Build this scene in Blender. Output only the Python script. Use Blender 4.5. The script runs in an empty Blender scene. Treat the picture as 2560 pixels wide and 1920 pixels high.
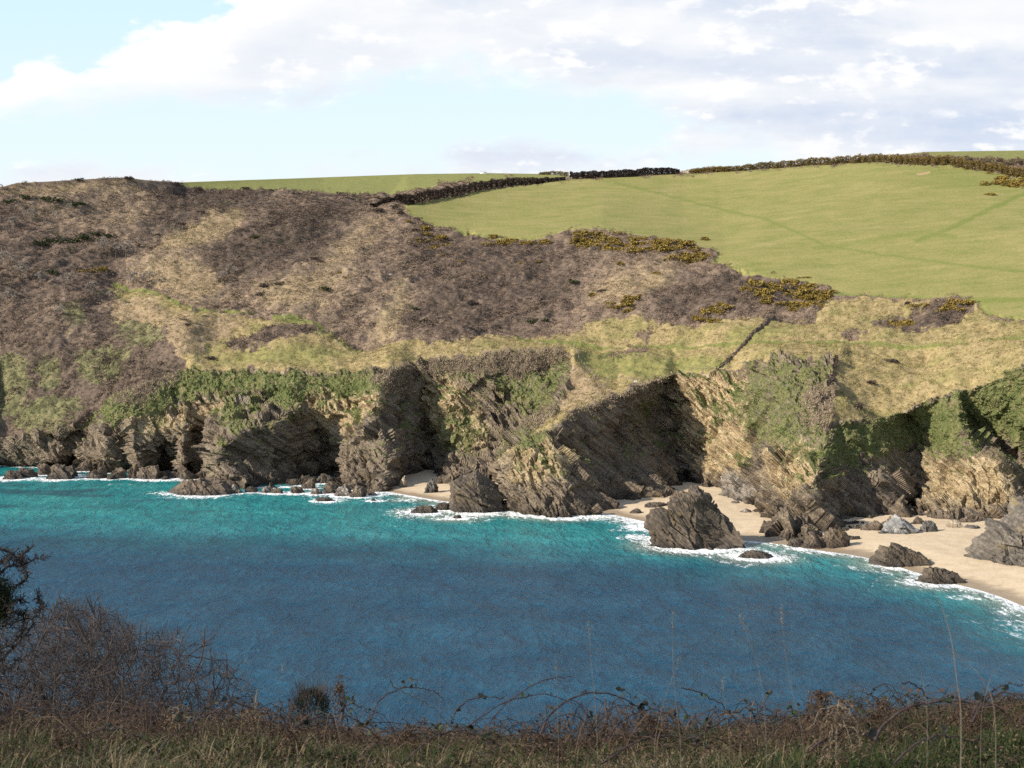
import bpy, math, random
import numpy as np
from mathutils.geometry import delaunay_2d_cdt
from mathutils import Vector
rng = np.random.default_rng(7); random.seed(7)
SC = bpy.context.scene; COL = SC.collection
# ------------------------------------------------------------------ survey
EYE = 62.0; FP = 3039.0; CX = 1106.0; CY = 829.5
PITCH = math.atan(64/1407.0); CP, SP = math.cos(PITCH), math.sin(PITCH)
def ray(x, y):
    cx = (np.asarray(x, float)-CX)/FP; cy = (CY-np.asarray(y, float))/FP
    return cx, CP+SP*cy, -SP+CP*cy
def at(x, y, D):
    a, b, c = ray(x, y); t = np.asarray(D, float)/b
    return np.stack([a*t, np.broadcast_to(np.asarray(D, float), np.shape(t)), EYE+c*t], -1)
def depth_at_z(x, y, z=0.0):
    a, b, c = ray(x, y); return (z-EYE)/c*b
def proj(P):
    P = np.asarray(P, float); X, Y, Z = P[..., 0], P[..., 1], P[..., 2]-EYE
    f = Y*CP-Z*SP; u = Y*SP+Z*CP
    return CX+FP*X/f, CY-FP*u/f
# ------------------------------------------------------------------ noise
def _hash(ix, iy, iz, seed):
    h = (ix.astype(np.int64)*374761393+iy.astype(np.int64)*668265263+iz.astype(np.int64)*2147483647+seed*1274126177) & 0xffffffff
    h = ((h ^ (h >> 13))*1274126177) & 0xffffffff
    h = ((h ^ (h >> 16))*2246822519) & 0xffffffff
    return h ^ (h >> 15)
def _r(ix, iy, iz, seed): return _hash(ix, iy, iz, seed).astype(np.float64)/4294967295.0
def noise3(p, seed=0):
    p = np.asarray(p, float); i = np.floor(p).astype(np.int64); f = p-i
    u = f*f*f*(f*(f*6-15)+10); out = 0
    for dx in (0, 1):
        for dy in (0, 1):
            for dz in (0, 1):
                a = _r(i[..., 0]+dx, i[..., 1]+dy, i[..., 2]+dz, seed)*2*np.pi
                b = _r(i[..., 0]+dx, i[..., 1]+dy, i[..., 2]+dz, seed+77)*2-1
                s = np.sqrt(1-b*b)
                g = s*np.cos(a)*(f[..., 0]-dx)+s*np.sin(a)*(f[..., 1]-dy)+b*(f[..., 2]-dz)
                w = (u[..., 0] if dx else 1-u[..., 0])*(u[..., 1] if dy else 1-u[..., 1])*(u[..., 2] if dz else 1-u[..., 2])
                out = out+w*g
    return out*1.5
def fbm(p, octv=4, seed=0, gain=.5):
    s = 0; a = 1.0; p = np.asarray(p, float)
    for k in range(octv):
        s = s+a*noise3(p, seed+k*13); p = p*2.03; a *= gain
    return s
def facets(p, seed=0, tilt=.9):
    """random tilted planes over voronoi cells: angular broken-rock relief"""
    p = np.asarray(p, float); i = np.floor(p).astype(np.int64)
    best = np.full(p.shape[:-1], 1e9); val = np.zeros(p.shape[:-1])
    for dx in (-1, 0, 1):
        for dy in (-1, 0, 1):
            for dz in (-1, 0, 1):
                c = [i[..., 0]+dx, i[..., 1]+dy, i[..., 2]+dz]
                d = [p[..., k]-(c[k]+_r(*c, seed+k)) for k in range(3)]
                q = d[0]**2+d[1]**2+d[2]**2
                g = [(_r(*c, seed+10+k)*2-1)*tilt for k in range(3)]
                v = (_r(*c, seed+20)*2-1)*.55+g[0]*d[0]+g[1]*d[1]+g[2]*d[2]
                m = q < best; best = np.where(m, q, best); val = np.where(m, v, val)
    return val
def smooth(a, b, x):
    t = np.clip((x-a)/(b-a), 0, 1); return t*t*(3-2*t)
def blur(a, s):
    r = int(3*s)+1; k = np.exp(-.5*(np.arange(-r, r+1)/s)**2); k /= k.sum()
    for ax in (0, 1):
        pad = [(r, r) if q == ax else (0, 0) for q in (0, 1)]
        b = np.pad(a, pad, mode='edge'); n = a.shape[ax]
        a = sum(k[j]*(b[j:j+n] if ax == 0 else b[:, j:j+n]) for j in range(2*r+1))
    return a
# ------------------------------------------------------------------ mesh helpers
def mesh_np(name, V, F, mats, smoothf=True, attrs=None, matidx=None, link=True):
    V = np.asarray(V, np.float32).reshape(-1, 3); F = np.asarray(F, np.int32)
    me = bpy.data.meshes.new(name); k = F.shape[1]
    me.vertices.add(len(V)); me.vertices.foreach_set('co', V.ravel())
    me.loops.add(F.size); me.loops.foreach_set('vertex_index', F.ravel())
    me.polygons.add(len(F))
    me.polygons.foreach_set('loop_start', np.arange(0, F.size, k, dtype=np.int32))
    me.polygons.foreach_set('loop_total', np.full(len(F), k, np.int32))
    me.polygons.foreach_set('use_smooth', np.full(len(F), smoothf, bool))
    for m in (mats if isinstance(mats, (list, tuple)) else [mats]): me.materials.append(m)
    if matidx is not None: me.polygons.foreach_set('material_index', np.asarray(matidx, np.int32))
    for n_, a in (attrs or {}).items():
        la = me.attributes.new(n_, 'FLOAT', 'POINT'); la.data.foreach_set('value', np.asarray(a, np.float32).ravel())
    me.update(calc_edges=True)
    if not link: return me
    o = bpy.data.objects.new(name, me); COL.objects.link(o); return o
def tag(o, label=None, cat=None, group=None, kind=None):
    if label: o['label'] = label
    if cat: o['category'] = cat
    if group: o['group'] = group
    if kind: o['kind'] = kind
    return o
def child(name, me, parent):
    o = bpy.data.objects.new(name, me); COL.objects.link(o); o.parent = parent; return o
def empty(name, loc, rz=0.0, s=1.0):
    o = bpy.data.objects.new(name, None); COL.objects.link(o); o.location = loc
    o.rotation_euler = (0, 0, rz); o.scale = (s, s, s); o.empty_display_size = .1; return o
# ------------------------------------------------------------------ node helpers
class NT:
    def __init__(s, name):
        s.mat = bpy.data.materials.new(name); s.mat.use_nodes = True; s.t = s.mat.node_tree; s.t.nodes.clear()
    def n(s, ty, ins=None, **pr):
        q = s.t.nodes.new(ty)
        for k, v in pr.items(): setattr(q, k, v)
        for k, v in (ins or {}).items():
            if hasattr(v, 'is_output'): s.t.links.new(v, q.inputs[k])
            else: q.inputs[k].default_value = v
        return q
    def m(s, op, a, b=0.0, c=0.0, clamp=False):
        q = s.n('ShaderNodeMath', {0: a, 1: b, 2: c}, operation=op, use_clamp=clamp); return q.outputs[0]
    def noise(s, vec, scale, detail=4, rough=.55, dist=0.0, out='Fac'):
        return s.n('ShaderNodeTexNoise', {'Vector': vec, 'Scale': scale, 'Detail': detail, 'Roughness': rough, 'Distortion': dist}).outputs[out]
    def ramp(s, fac, stops, interp='LINEAR'):
        q = s.n('ShaderNodeValToRGB', {'Fac': fac}); cr = q.color_ramp; cr.interpolation = interp
        while len(cr.elements) < len(stops): cr.elements.new(.5)
        for e, (p, c) in zip(cr.elements, stops):
            e.position = p; e.color = (c[0], c[1], c[2], 1) if not isinstance(c, (int, float)) else (c, c, c, 1)
        return q.outputs['Color']
    def mix(s, fac, a, b, bt='MIX'):
        q = s.n('ShaderNodeMix', data_type='RGBA', blend_type=bt)
        for k, v in ((0, fac), (6, a), (7, b)):
            if hasattr(v, 'is_output'): s.t.links.new(v, q.inputs[k])
            else: q.inputs[k].default_value = v if isinstance(v, (int, float)) else (v[0], v[1], v[2], 1)
        return q.outputs[2]
    def attr(s, name): return s.n('ShaderNodeAttribute', attribute_name=name).outputs['Fac']
    def step(s, a, b, x):
        q = s.n('ShaderNodeMapRange', {'Value': x, 'From Min': a, 'From Max': b}, interpolation_type='SMOOTHSTEP'); return q.outputs[0]
    def pos(s): return s.n('ShaderNodeTexCoord').outputs['Object']
    def wpos(s): return s.n('ShaderNodeNewGeometry').outputs['Position']
    def mapping(s, v, rot=(0, 0, 0), sc=(1, 1, 1), loc=(0, 0, 0)):
        return s.n('ShaderNodeMapping', {'Vector': v, 'Location': loc, 'Rotation': rot, 'Scale': sc}).outputs[0]
    def bump(s, h, st=.5, d=.3, nrm=None):
        ins = {'Height': h, 'Strength': st, 'Distance': d}
        if nrm is not None: ins['Normal'] = nrm
        return s.n('ShaderNodeBump', ins).outputs[0]
    def out(s, col, rough=.9, nrm=None, spec=.2, **extra):
        ins = {'Base Color': col if hasattr(col, 'is_output') else (*col, 1), 'Roughness': rough, 'Specular IOR Level': spec}
        if nrm is not None: ins['Normal'] = nrm
        ins.update(extra)
        b = s.n('ShaderNodeBsdfPrincipled', ins)
        s.n('ShaderNodeOutputMaterial', {'Surface': b.outputs[0]}); return s.mat
def simple(name, col, var=.35, scale=3.0, rough=.9, spec=.15, col2=None):
    t = NT(name); p = t.pos(); f = t.noise(p, scale, 4)
    c2 = col2 or tuple(c*(1-var) for c in col); c1 = tuple(min(1, c*(1+var)) for c in col) if col2 is None else col
    return t.out(t.ramp(f, [(.35, c2), (.65, c1)]), rough, None, spec)
def tinted(name, stops, scale=1.2, rough=.95, spec=.08, trans=0.0):
    """foliage: colour from a per-clump random value and a slow noise"""
    t = NT(name); f = t.attr('tint'); nz = t.noise(t.wpos(), scale, 2)
    f = t.m('ADD', t.m('MULTIPLY', f, .75), t.m('MULTIPLY', nz, .3))
    return t.out(t.ramp(f, stops), rough, None, spec)
# ------------------------------------------------------------------ camera, light, sky
cam = bpy.data.objects.new('camera', bpy.data.cameras.new('camera')); COL.objects.link(cam)
cam.location = (0, 0, EYE); cam.rotation_euler = (math.pi/2-PITCH, 0, 0)
cam.data.sensor_width = 36; cam.data.lens = 36*1407/1024; cam.data.clip_end = 20000; cam.data.clip_start = .1
cam.data.dof.use_dof = True; cam.data.dof.focus_distance = 450; cam.data.dof.aperture_fstop = 13.0
SC.camera = cam
SUN = np.array((-.80, -.33, .50)); SUN /= np.linalg.norm(SUN)
sd = bpy.data.lights.new('sun', 'SUN'); sd.energy = 5.0; sd.angle = math.radians(.5); sd.color = (1, .915, .78)
so = bpy.data.objects.new('sun', sd); COL.objects.link(so)
so.rotation_euler = Vector(-SUN).to_track_quat('-Z', 'Y').to_euler(); so.location = (-300, -200, 400)
W = bpy.data.worlds.new('World'); SC.world = W; W.use_nodes = True
SC.view_settings.view_transform = 'Standard'; SC.view_settings.look = 'None'
SC.view_settings.exposure = 0.50; SC.view_settings.gamma = 1.0
def build_world():
    t = NT.__new__(NT); t.t = W.node_tree; t.t.nodes.clear()
    sky = t.n('ShaderNodeTexSky', sky_type='NISHITA', sun_disc=False, sun_elevation=math.asin(SUN[2]),
              sun_rotation=math.atan2(SUN[0], SUN[1]), altitude=50, air_density=1.0, dust_density=.6, ozone_density=1.0)
    g = t.n('ShaderNodeTexCoord').outputs['Generated']
    sp = t.n('ShaderNodeSeparateXYZ', {0: g})
    X, Y, Z = sp.outputs
    ay = t.m('MAXIMUM', t.m('ABSOLUTE', Y), .05)
    u = t.m('DIVIDE', X, ay); v = t.m('DIVIDE', Z, ay)          # tangent of bearing and of height over the horizon
    # cloud noise over the directions, flattened towards the horizon
    cv = t.n('ShaderNodeCombineXYZ', {0: u, 1: t.m('MULTIPLY', v, 2.2), 2: 0.0}).outputs[0]
    nb = t.noise(cv, 7.0, 9, .6, .1); nf = t.noise(cv, 19.0, 8, .62, .15)
    cvo = t.n('ShaderNodeVectorMath', {0: cv, 1: (-.012, .016, 0)}, operation='ADD').outputs[0]
    lump = t.m('SUBTRACT', t.noise(cv, 13.0, 7, .58), t.noise(cvo, 13.0, 7, .58))
    cv2 = t.mapping(cv, (0, 0, math.radians(-8)), (2.6, 11.0, 1)); ns = t.noise(cv2, 1.0, 5, .5, .4)
    n1 = t.m('ADD', t.m('MULTIPLY', t.m('SUBTRACT', nb, .5), .10), t.m('MULTIPLY', t.m('SUBTRACT', nf, .5), .055))
    def curve(pts):
        q = t.n('ShaderNodeFloatCurve', {'Value': t.m('MULTIPLY_ADD', u, 1.25, .5)}); c = q.mapping.curves[0]
        P = [((x-CX)/FP*1.25+.5, (691-y)/FP*3.0) for x, y in pts]
        while len(c.points) < len(P): c.points.new(.5, .5)
        for p_, (a, b) in zip(c.points, P): p_.location = (a, b); p_.handle_type = 'AUTO'
        q.mapping.update(); return t.m('DIVIDE', q.outputs[0], 3.0)
    top = curve([(-110, 200), (10, 175), (60, 140), (180, 125), (290, 85), (420, 75), (480, 30), (560, -40), (900, -160), (2320, -250)])
    bot = curve([(-110, 255), (0, 255), (250, 238), (600, 222), (850, 190), (1100, 190), (1250, 225), (1450, 270), (1600, 330), (1800, 420), (2320, 480)])
    m1 = t.step(-.003, .008, t.m('ADD', t.m('SUBTRACT', top, v), t.m('MULTIPLY', n1, 1.0)))
    m2 = t.step(-.008, .022, t.m('ADD', t.m('SUBTRACT', v, bot), t.m('MULTIPLY', n1, .8)))
    main = t.m('MULTIPLY', m1, m2)
    lowt = curve([(-110, 420), (200, 365), (550, 355), (760, 325), (950, 325), (1040, 300), (1250, 288), (1420, 295), (1480, 260), (1600, 235), (1900, 250), (2320, 220)])
    low = t.m('MULTIPLY', t.step(-.004, .016, t.m('ADD', t.m('SUBTRACT', lowt, v), t.m('MULTIPLY', n1, .7))), t.step(.32, .54, nb))
    cl = t.m('MAXIMUM', main, t.m('MULTIPLY', low, 1.0))
    # cover for the rest of the sky: scattered cumulus out of the frame as well
    hi = t.step(.50, .62, t.noise(t.n('ShaderNodeVectorMath', {0: g}, operation='NORMALIZE').outputs[0], 2.6, 6, .55))
    far = t.step(.25, .36, t.n('ShaderNodeMath', {0: v, 1: 0.0}, operation='ABSOLUTE').outputs[0])
    cl = t.m('ADD', t.m('MULTIPLY', cl, t.m('SUBTRACT', 1.0, far)), t.m('MULTIPLY', t.m('MULTIPLY', hi, far), .55))
    # cloud light and shade painted into the sky: white rims, blue-grey bodies
    edge = t.m('SUBTRACT', top, v)
    rightness = t.step(-.30, .25, u)
    body = t.m('MULTIPLY', t.step(.008, .07, edge), t.m('MULTIPLY_ADD', rightness, .55, .45))
    shade = t.m('MULTIPLY', body, t.step(.36, .66, t.m('ADD', t.m('MULTIPLY', ns, .62), t.m('MULTIPLY', nb, .38))))
    shade = t.m('ADD', t.m('MULTIPLY', shade, .95), t.m('MULTIPLY', t.m('MULTIPLY', t.step(.0, -.2, lump), body), .22), clamp=True)
    ccol = t.mix(t.m('MULTIPLY', t.step(.004, .05, edge), .8), (1.06, 1.05, 1.03), (.93, .945, .965))
    ccol = t.mix(shade, ccol, (.63, .715, .87))
    ccol = t.mix(t.m('MULTIPLY', t.m('MULTIPLY', t.step(.0, .13, lump), t.step(.36, .56, nb)), .95), ccol, (1.06, 1.05, 1.03))
    skyc = t.n('ShaderNodeVectorMath', {0: sky.outputs[0], 'Scale': SKYK}, operation='SCALE').outputs[0]
    # bright humid air towards the horizon
    hz = t.ramp(t.m('MULTIPLY', v, 3.0), [(.0, (.84, .935, .985)), (.35, (.79, .92, .98)), (.72, (.63, .86, .96))])
    hz = t.n('ShaderNodeVectorMath', {0: hz, 'Scale': .755/SKYS}, operation='SCALE').outputs[0]
    skyc = t.mix(t.step(.62, .22, t.m('ABSOLUTE', v)), skyc, hz)
    cs = t.n('ShaderNodeVectorMath', {0: ccol, 'Scale': CLOUDK}, operation='SCALE').outputs[0]
    fin = t.mix(cl, skyc, cs)
    bg = t.n('ShaderNodeBackground', {'Color': fin, 'Strength': SKYS})
    t.n('ShaderNodeOutputWorld', {'Surface': bg.outputs[0]})
SKYS = .11; SKYK = 1.0; CLOUDK = .725/SKYS
build_world()
# ------------------------------------------------------------------ headland: survey lines (x, y, distance)
FOOT = [(-204,1003),(0,1006),(90,1008),(150,1004),(200,1012),(290,1020),(350,1022),(375,1015),(400,1025),(440,1035),(455,1042),(462,1050),(490,1054),(560,1054),(640,1052),(700,1042),(722,1034),(735,1052),(770,1062),(820,1062),(850,1052),(880,1040),(925,1034),(945,1050),(1000,1050),(1060,1042),(1083,1048),(1092,1100),(1120,1112),(1210,1120),(1280,1115),(1340,1104),(1400,1086),(1450,1072),(1500,1062),(1540,1066),(1575,1076),(1610,1095),(1640,1115),(1680,1160),(1720,1172),(1760,1172),(1800,1160),(1840,1148),(1880,1140),(1940,1128),(1978,1112),(2000,1125),(2050,1130),(2100,1135),(2150,1130),(2212,1120),(2416,1140)]
SKY = [(-204,420,800),(0,404,830),(30,396,838),(100,391,850),(180,386,870),(270,383,890),(300,387,900),(370,393,930),(390,394,960),(500,390,1020),(700,383,1120),(900,376,1150),(1060,374,1160),(1180,376,1160),(1230,379,1110),(1300,380,1040),(1480,373,1045),(1640,364,1030),(1750,354,1025),(1850,346,1050),(1900,338,1100),(2000,328,1150),(2212,325,1150),(2416,327,1150)]
L = []
def ln(*p): L.append(list(p))
# hill above the cliffs
ln((870,449,868),(900,441,885),(1000,421,935),(1100,403,975),(1225,389,1005),(1480,377,1018),(1600,370,1005),(1700,362,995),(1800,355,980),(1900,351,962),(2000,356,945),(2100,366,922),(2212,381,892),(2416,402,850))
ln((390,402,950),(520,409,985),(700,416,1005),(780,419,1000),(840,425,985))
ln((-204,470,790),(0,465,795),(300,450,833),(600,450,865),(760,450,870))
ln((-204,560,715),(0,555,722),(250,540,747),(500,560,737),(800,580,722),(1060,517,790),(1300,495,800),(1550,550,735),(1800,500,768),(2000,500,748),(2212,500,722),(2416,500,700))
ln((-204,630,675),(0,625,680),(200,610,700))
ln((250,607,712),(420,666,666),(500,676,663),(640,687,653),(780,745,622),(900,746,620),(1100,737,626),(1300,741,607),(1480,746,592),(1700,748,567),(1850,748,552),(2212,730,520),(2416,690,505))
ln((1000,640,690),(1200,640,685),(1400,630,668),(1600,640,645),(1800,640,632),(2000,640,614),(2212,640,592),(2416,640,575))
# left coastal slope
ln((-204,690,652),(-150,740,615),(-130,790,600),(-120,850,588),(-130,920,580),(-204,960,575))  # ridge out of view, added to cast shade on the left edge
ln((-30,690,662),(-10,760,636),(-5,830,618),(-10,900,602))
ln((60,690,655),(70,760,628),(60,850,606),(50,940,594),(30,960,592))
ln((150,690,655),(150,760,628),(140,850,604),(130,930,588),(100,960,586))
ln((130,975,580),(110,1000,578)); ln((160,960,590),(185,985,582))
ln((350,715,634),(300,790,614),(255,850,600),(215,895,594),(205,925,590))
ln((392,740,612),(345,800,590),(285,850,575),(238,890,566))
ln((235,910,570),(230,950,566),(222,985,563)); ln((255,900,564),(268,960,572),(262,1000,566))
ln((290,935,560),(285,965,556),(300,1005,554)); ln((330,900,566),(350,935,562),(378,940,561))
ln((400,930,558),(392,980,553),(388,1018,547)); ln((432,880,574),(436,960,568),(446,1005,560),(453,1035,551))
ln((405,792,592),(470,797,590),(540,796,586),(600,793,584),(650,803,580),(700,807,576),(750,806,573),(800,802,570),(840,790,569))
ln((380,860,578),(470,860,575),(560,860,570),(620,850,566))
# buttress with the big dark flank
ln((645,884,556),(600,900,547),(560,918,539),(510,941,531),(475,965,526),(464,1000,524),(463,1040,522))
ln((664,885,566),(690,930,575),(708,975,577),(716,1010,570),(720,1024,562))
ln((560,990,540),(620,1010,548))
ln((760,880,562),(750,940,552),(740,1000,537)); ln((800,860,552),(820,930,533),(832,990,522),(832,1045,512)); ln((852,796,568),(815,850,552))
ln((780,1030,516),(745,1045,519))
ln((905,822,590),(922,880,588),(930,950,582),(934,1000,573),(928,1024,562))
# bright wall between the dark flank and the point
ln((900,788,592),(1000,776,590),(1100,763,590),(1200,753,588)); ln((930,810,586),(1000,830,580),(1100,830,581),(1190,800,586))
ln((960,900,570),(980,970,556),(960,1030,538)); ln((1060,900,573),(1080,960,562),(1070,1020,546)); ln((1140,860,576),(1160,880,574))
ln((1222,775,584),(1210,830,574),(1175,888,566),(1107,955,560),(1080,995,553),(1079,1040,528))
ln((1240,763,570),(1226,830,546),(1190,900,505),(1124,965,471),(1094,1000,462),(1091,1050,459),(1094,1095,459))
ln((1280,808,553),(1330,828,547)); 
ln((1430,813,550),(1390,828,539),(1350,844,525),(1290,866,508),(1250,883,495),(1210,912,480),(1188,938,472))
ln((1192,950,468),(1202,1000,456),(1226,1050,448),(1270,1095,443))
ln((1110,1010,462),(1130,1080,452)); ln((1320,960,505),(1370,1000,505)); ln((1390,880,546),(1370,930,536))
ln((1436,826,565),(1442,900,560),(1455,980,550),(1482,1035,535),(1498,1052,520))
ln((1465,812,561),(1500,809,556),(1590,806,547),(1615,790,540),(1640,778,533),(1700,773,524),(1800,773,514))
ln((1475,880,552),(1500,960,540),(1522,1020,522)); ln((1590,880,533),(1590,960,510),(1610,1040,487)); 
ln((1700,850,500),(1690,950,470),(1680,1040,440),(1672,1110,417)); ln((1640,1000,482),(1635,1070,462))
ln((1808,775,511),(1802,850,480),(1791,922,456),(1770,1000,430),(1745,1080,408),(1735,1150,396))
# right-hand recesses
ln((1900,901,474),(1950,882,479),(2000,862,482),(2050,848,480),(2100,836,476),(2160,815,468),(2212,792,460),(2416,735,430))
ln((1815,930,463),(1818,1000,452),(1825,1060,440),(1838,1120,427)); ln((1888,925,470),(1872,985,460),(1898,1040,447),(1915,1090,440))
ln((1955,905,490),(1982,960,488),(1986,1030,474),(1982,1090,458))
ln((2005,930,484),(2040,960,474),(2060,1010,458),(2070,1070,440)); ln((2080,925,462),(2130,985,447),(2185,1040,434),(2200,1080,428))
ln((2100,920,484),(2160,965,480),(2215,1010,468),(2250,1060,455)); ln((2180,880,470),(2260,960,452),(2416,1000,440))
ln((2000,775,533),(1900,775,524),(1840,800,508)) 
FXA = np.array([p[0] for p in FOOT], float); FYA = np.array([p[1] for p in FOOT], float)
SXA = np.array([p[0] for p in SKY], float); SYA = np.array([p[1] for p in SKY], float); SDA = np.array([p[2] for p in SKY], float)
def dens(pl, step=6.0):
    out = []
    for a, b in zip(pl[:-1], pl[1:]):
        n = max(1, int(math.hypot(b[0]-a[0], b[1]-a[1])/step))
        for k in range(n): out.append(tuple(a[j]+(b[j]-a[j])*k/n for j in range(len(a))))
    out.append(tuple(pl[-1])); return out
pts = []
fl = [(x, y, float(depth_at_z(x, y, 0.0))) for x, y in FOOT]
fd = dens(fl, 8); pts += fd; pts += [(x, 1200, d) for x, y, d in fd[::2]]
sk = dens(SKY, 12); pts += sk; pts += [(x, 300, d) for x, y, d in sk[::2]]
for l in L: pts += dens(l, 6)
PT = np.array(pts)
vs = [Vector((x, y)) for x, y in PT[:, :2]]
cv, ce, cf, ov, oe, of = delaunay_2d_cdt(vs, [], [], 0, 1e-4)
dv = np.array([PT[o[0], 2] if len(o) else 600.0 for o in ov]); cvn = np.array([(v.x, v.y) for v in cv])
GX0, GY0, GS = -204.0, 302.0, 2.0
GW, GH = 1311, 445
R = np.full((GH, GW), np.nan)
for f in cf:
    (x0, y0), (x1, y1), (x2, y2) = cvn[list(f)]
    i0 = max(0, int(math.ceil((min(x0, x1, x2)-GX0)/GS))); i1 = min(GW-1, int((max(x0, x1, x2)-GX0)/GS))
    j0 = max(0, int(math.ceil((min(y0, y1, y2)-GY0)/GS))); j1 = min(GH-1, int((max(y0, y1, y2)-GY0)/GS))
    if i1 < i0 or j1 < j0: continue
    xx, yy = np.meshgrid(GX0+GS*np.arange(i0, i1+1), GY0+GS*np.arange(j0, j1+1))
    den = (y1-y2)*(x0-x2)+(x2-x1)*(y0-y2)
    if abs(den) < 1e-9: continue
    a = ((y1-y2)*(xx-x2)+(x2-x1)*(yy-y2))/den; b = ((y2-y0)*(xx-x2)+(x0-x2)*(yy-y2))/den; c = 1-a-b
    m = (a > -1e-6) & (b > -1e-6) & (c > -1e-6)
    d = a*dv[f[0]]+b*dv[f[1]]+c*dv[f[2]]
    sub = R[j0:j1+1, i0:i1+1]; sub[m] = d[m]
for _ in range(GH):                                            # fill any stray gap from the row above
    bad = np.isnan(R)
    if not bad.any(): break
    up = np.vstack([R[1:], R[-1:]]); dn = np.vstack([R[:1], R[:-1]])
    R = np.where(bad, np.where(np.isnan(up), dn, up), R)
GXX, GYY = np.meshgrid(GX0+GS*np.arange(GW), GY0+GS*np.arange(GH))
def poly(P, s=1.5):
    """soft mask of a surveyed outline on the survey grid"""
    m = np.zeros((GH, GW), bool); n = len(P)
    for k in range(n):
        (xa, ya), (xb, yb) = P[k], P[(k+1) % n]
        if ya == yb: continue
        c = ((GYY < ya) != (GYY < yb)) & (GXX < xa+(GYY-ya)*(xb-xa)/(yb-ya)); m ^= c
    m = m.astype(float)
    return blur(m, s) if s else m
def band(P, w, s=1.0):
    d = np.full((GH, GW), 1e9)
    for (xa, ya), (xb, yb) in zip(P[:-1], P[1:]):
        L2 = (xb-xa)**2+(yb-ya)**2; t = np.clip(((GXX-xa)*(xb-xa)+(GYY-ya)*(yb-ya))/L2, 0, 1)
        d = np.minimum(d, np.hypot(GXX-xa-t*(xb-xa), (GYY-ya-t*(yb-ya))*1.6))
    return smooth(w*1.4, w*.5, d)
R = blur(R, 1.6)
for P, dd in (([(336,1012),(342,975),(356,952),(376,946),(383,985),(374,1014)],9), ([(708,1036),(714,1012),(724,1002),(735,1020),(735,1046)],10),
              ([(865,1040),(872,1000),(890,985),(915,1000),(932,1036)],11), ([(700,1000),(660,975),(640,990),(660,1030),(700,1036)],7),
              ([(256,985),(262,955),(276,955),(282,990),(275,1012),(260,1010)],4), ([(1460,1046),(1470,1020),(1490,1022),(1505,1056)],9),
              ([(1950,1110),(1962,1060),(1980,1040),(1988,1080),(1982,1118)],4)):
    R = R+dd*poly(P, 1.6)
# ------------------------------------------------------------------ land cover (what grows where)
P_FIELD = [(868,447),(900,440),(1000,420),(1100,402),(1225,388),(1480,376),(1600,369),(1700,361),(1800,354),(1900,350),(2000,355),(2100,365),(2212,380),(2420,402),(2420,730),(2212,697),(2130,682),(2112,655),(2070,640),(1960,644),(1870,640),(1800,640),(1790,620),(1700,605),(1600,585),(1535,568),(1552,548),(1490,532),(1430,515),(1350,505),(1290,492),(1220,500),(1180,512),(1130,520),(1060,515),(980,498),(930,490),(890,470)]
P_FAR = [(384,380),(384,400),(440,404),(520,409),(600,413),(700,416),(780,419),(840,425),(900,412),(960,398),(1080,389),(1160,392),(1228,384),(1232,365),(1100,350),(700,350)]
P_FAR2 = [(1880,345),(2000,340),(2100,347),(2212,355),(2420,365),(2420,300),(1850,300)]
CL_TOP = [(-204,940),(0,945),(60,945),(110,930),(170,915),(215,890),(240,860),(300,830),(370,805),(405,795),(470,798),(600,794),(650,803),(700,807),(800,803),(850,790),(910,784),(1000,774),(1100,762),(1210,752),(1232,764),(1228,830),(1195,898),(1150,935),(1190,935),(1250,885),(1350,845),(1430,813),(1500,809),(1590,806),(1615,790),(1640,778),(1700,773),(1805,773),(1803,850),(1791,922),(1900,901),(2000,862),(2100,836),(2212,792),(2420,735)]
CLIFF = poly(CL_TOP+[(2420,1210),(-204,1210)], 1.0)
FIELD = poly(P_FIELD, 1.0); FAR = np.maximum(poly(P_FAR, 1.0), poly(P_FAR2, 1.0))
TERR = np.maximum.reduce([poly([(240,612),(330,628),(420,668),(520,690),(640,692),(720,715),(790,750),(880,738),(960,748),(1100,732),(1240,716),(1300,692),(1400,692),(1500,712),(1560,702),(1660,692),(1745,686),(1800,645),(1870,642),(1960,646),(2070,642),(2112,660),(2130,690),(2420,740),(2420,760),(2212,800),(2000,870),(1790,930),(1800,775),(1640,775),(1590,806),(1430,815),(1330,850),(1240,890),(1180,940),(1140,935),(1225,840),(1235,765),(1210,754),(910,790),(800,808),(640,800),(410,795),(400,770),(330,700),(250,690)], 2.0)])
TANS = np.maximum.reduce([poly([(335,530),(370,492),(430,468),(490,450),(535,446),(512,485),(450,522),(400,542),(345,545)], 6),
    .75*poly([(300,590),(330,560),(420,560),(480,590),(480,640),(420,650),(340,618)], 5), .6*poly([(520,640),(600,600),(700,580),(760,600),(700,660),(620,680)], 6),
    .6*poly([(1280,620),(1340,590),(1480,580),(1440,620),(1330,660),(1260,670)], 5), .55*poly([(720,520),(800,470),(850,470),(780,540),(700,600),(660,590)], 6),
    .6*poly([(860,600),(830,680),(800,700),(790,740),(860,735),(900,660)], 5), .5*poly([(200,470),(300,440),(330,470),(250,500)], 5), .6*poly([(0,395),(120,390),(300,388),(330,410),(150,420),(0,425)], 4)])
TANS = np.clip(blur(TANS, 2)*.9, 0, 1)
PURP = np.maximum.reduce([poly(P, 2) for P in (
    [(480,735),(560,715),(640,700),(690,708),(640,730),(560,748),(500,752)], [(1300,765),(1350,750),(1415,748),(1400,765),(1330,778)], [(1375,722),(1400,708),(1425,712),(1390,735)],
    [(1875,695),(1930,672),(2030,648),(2090,640),(2110,660),(2060,700),(1990,715),(1900,712)], [(1800,735),(1850,715),(1890,720),(1850,738)], [(1110,715),(1240,680),(1250,700),(1130,735)])])
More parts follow.
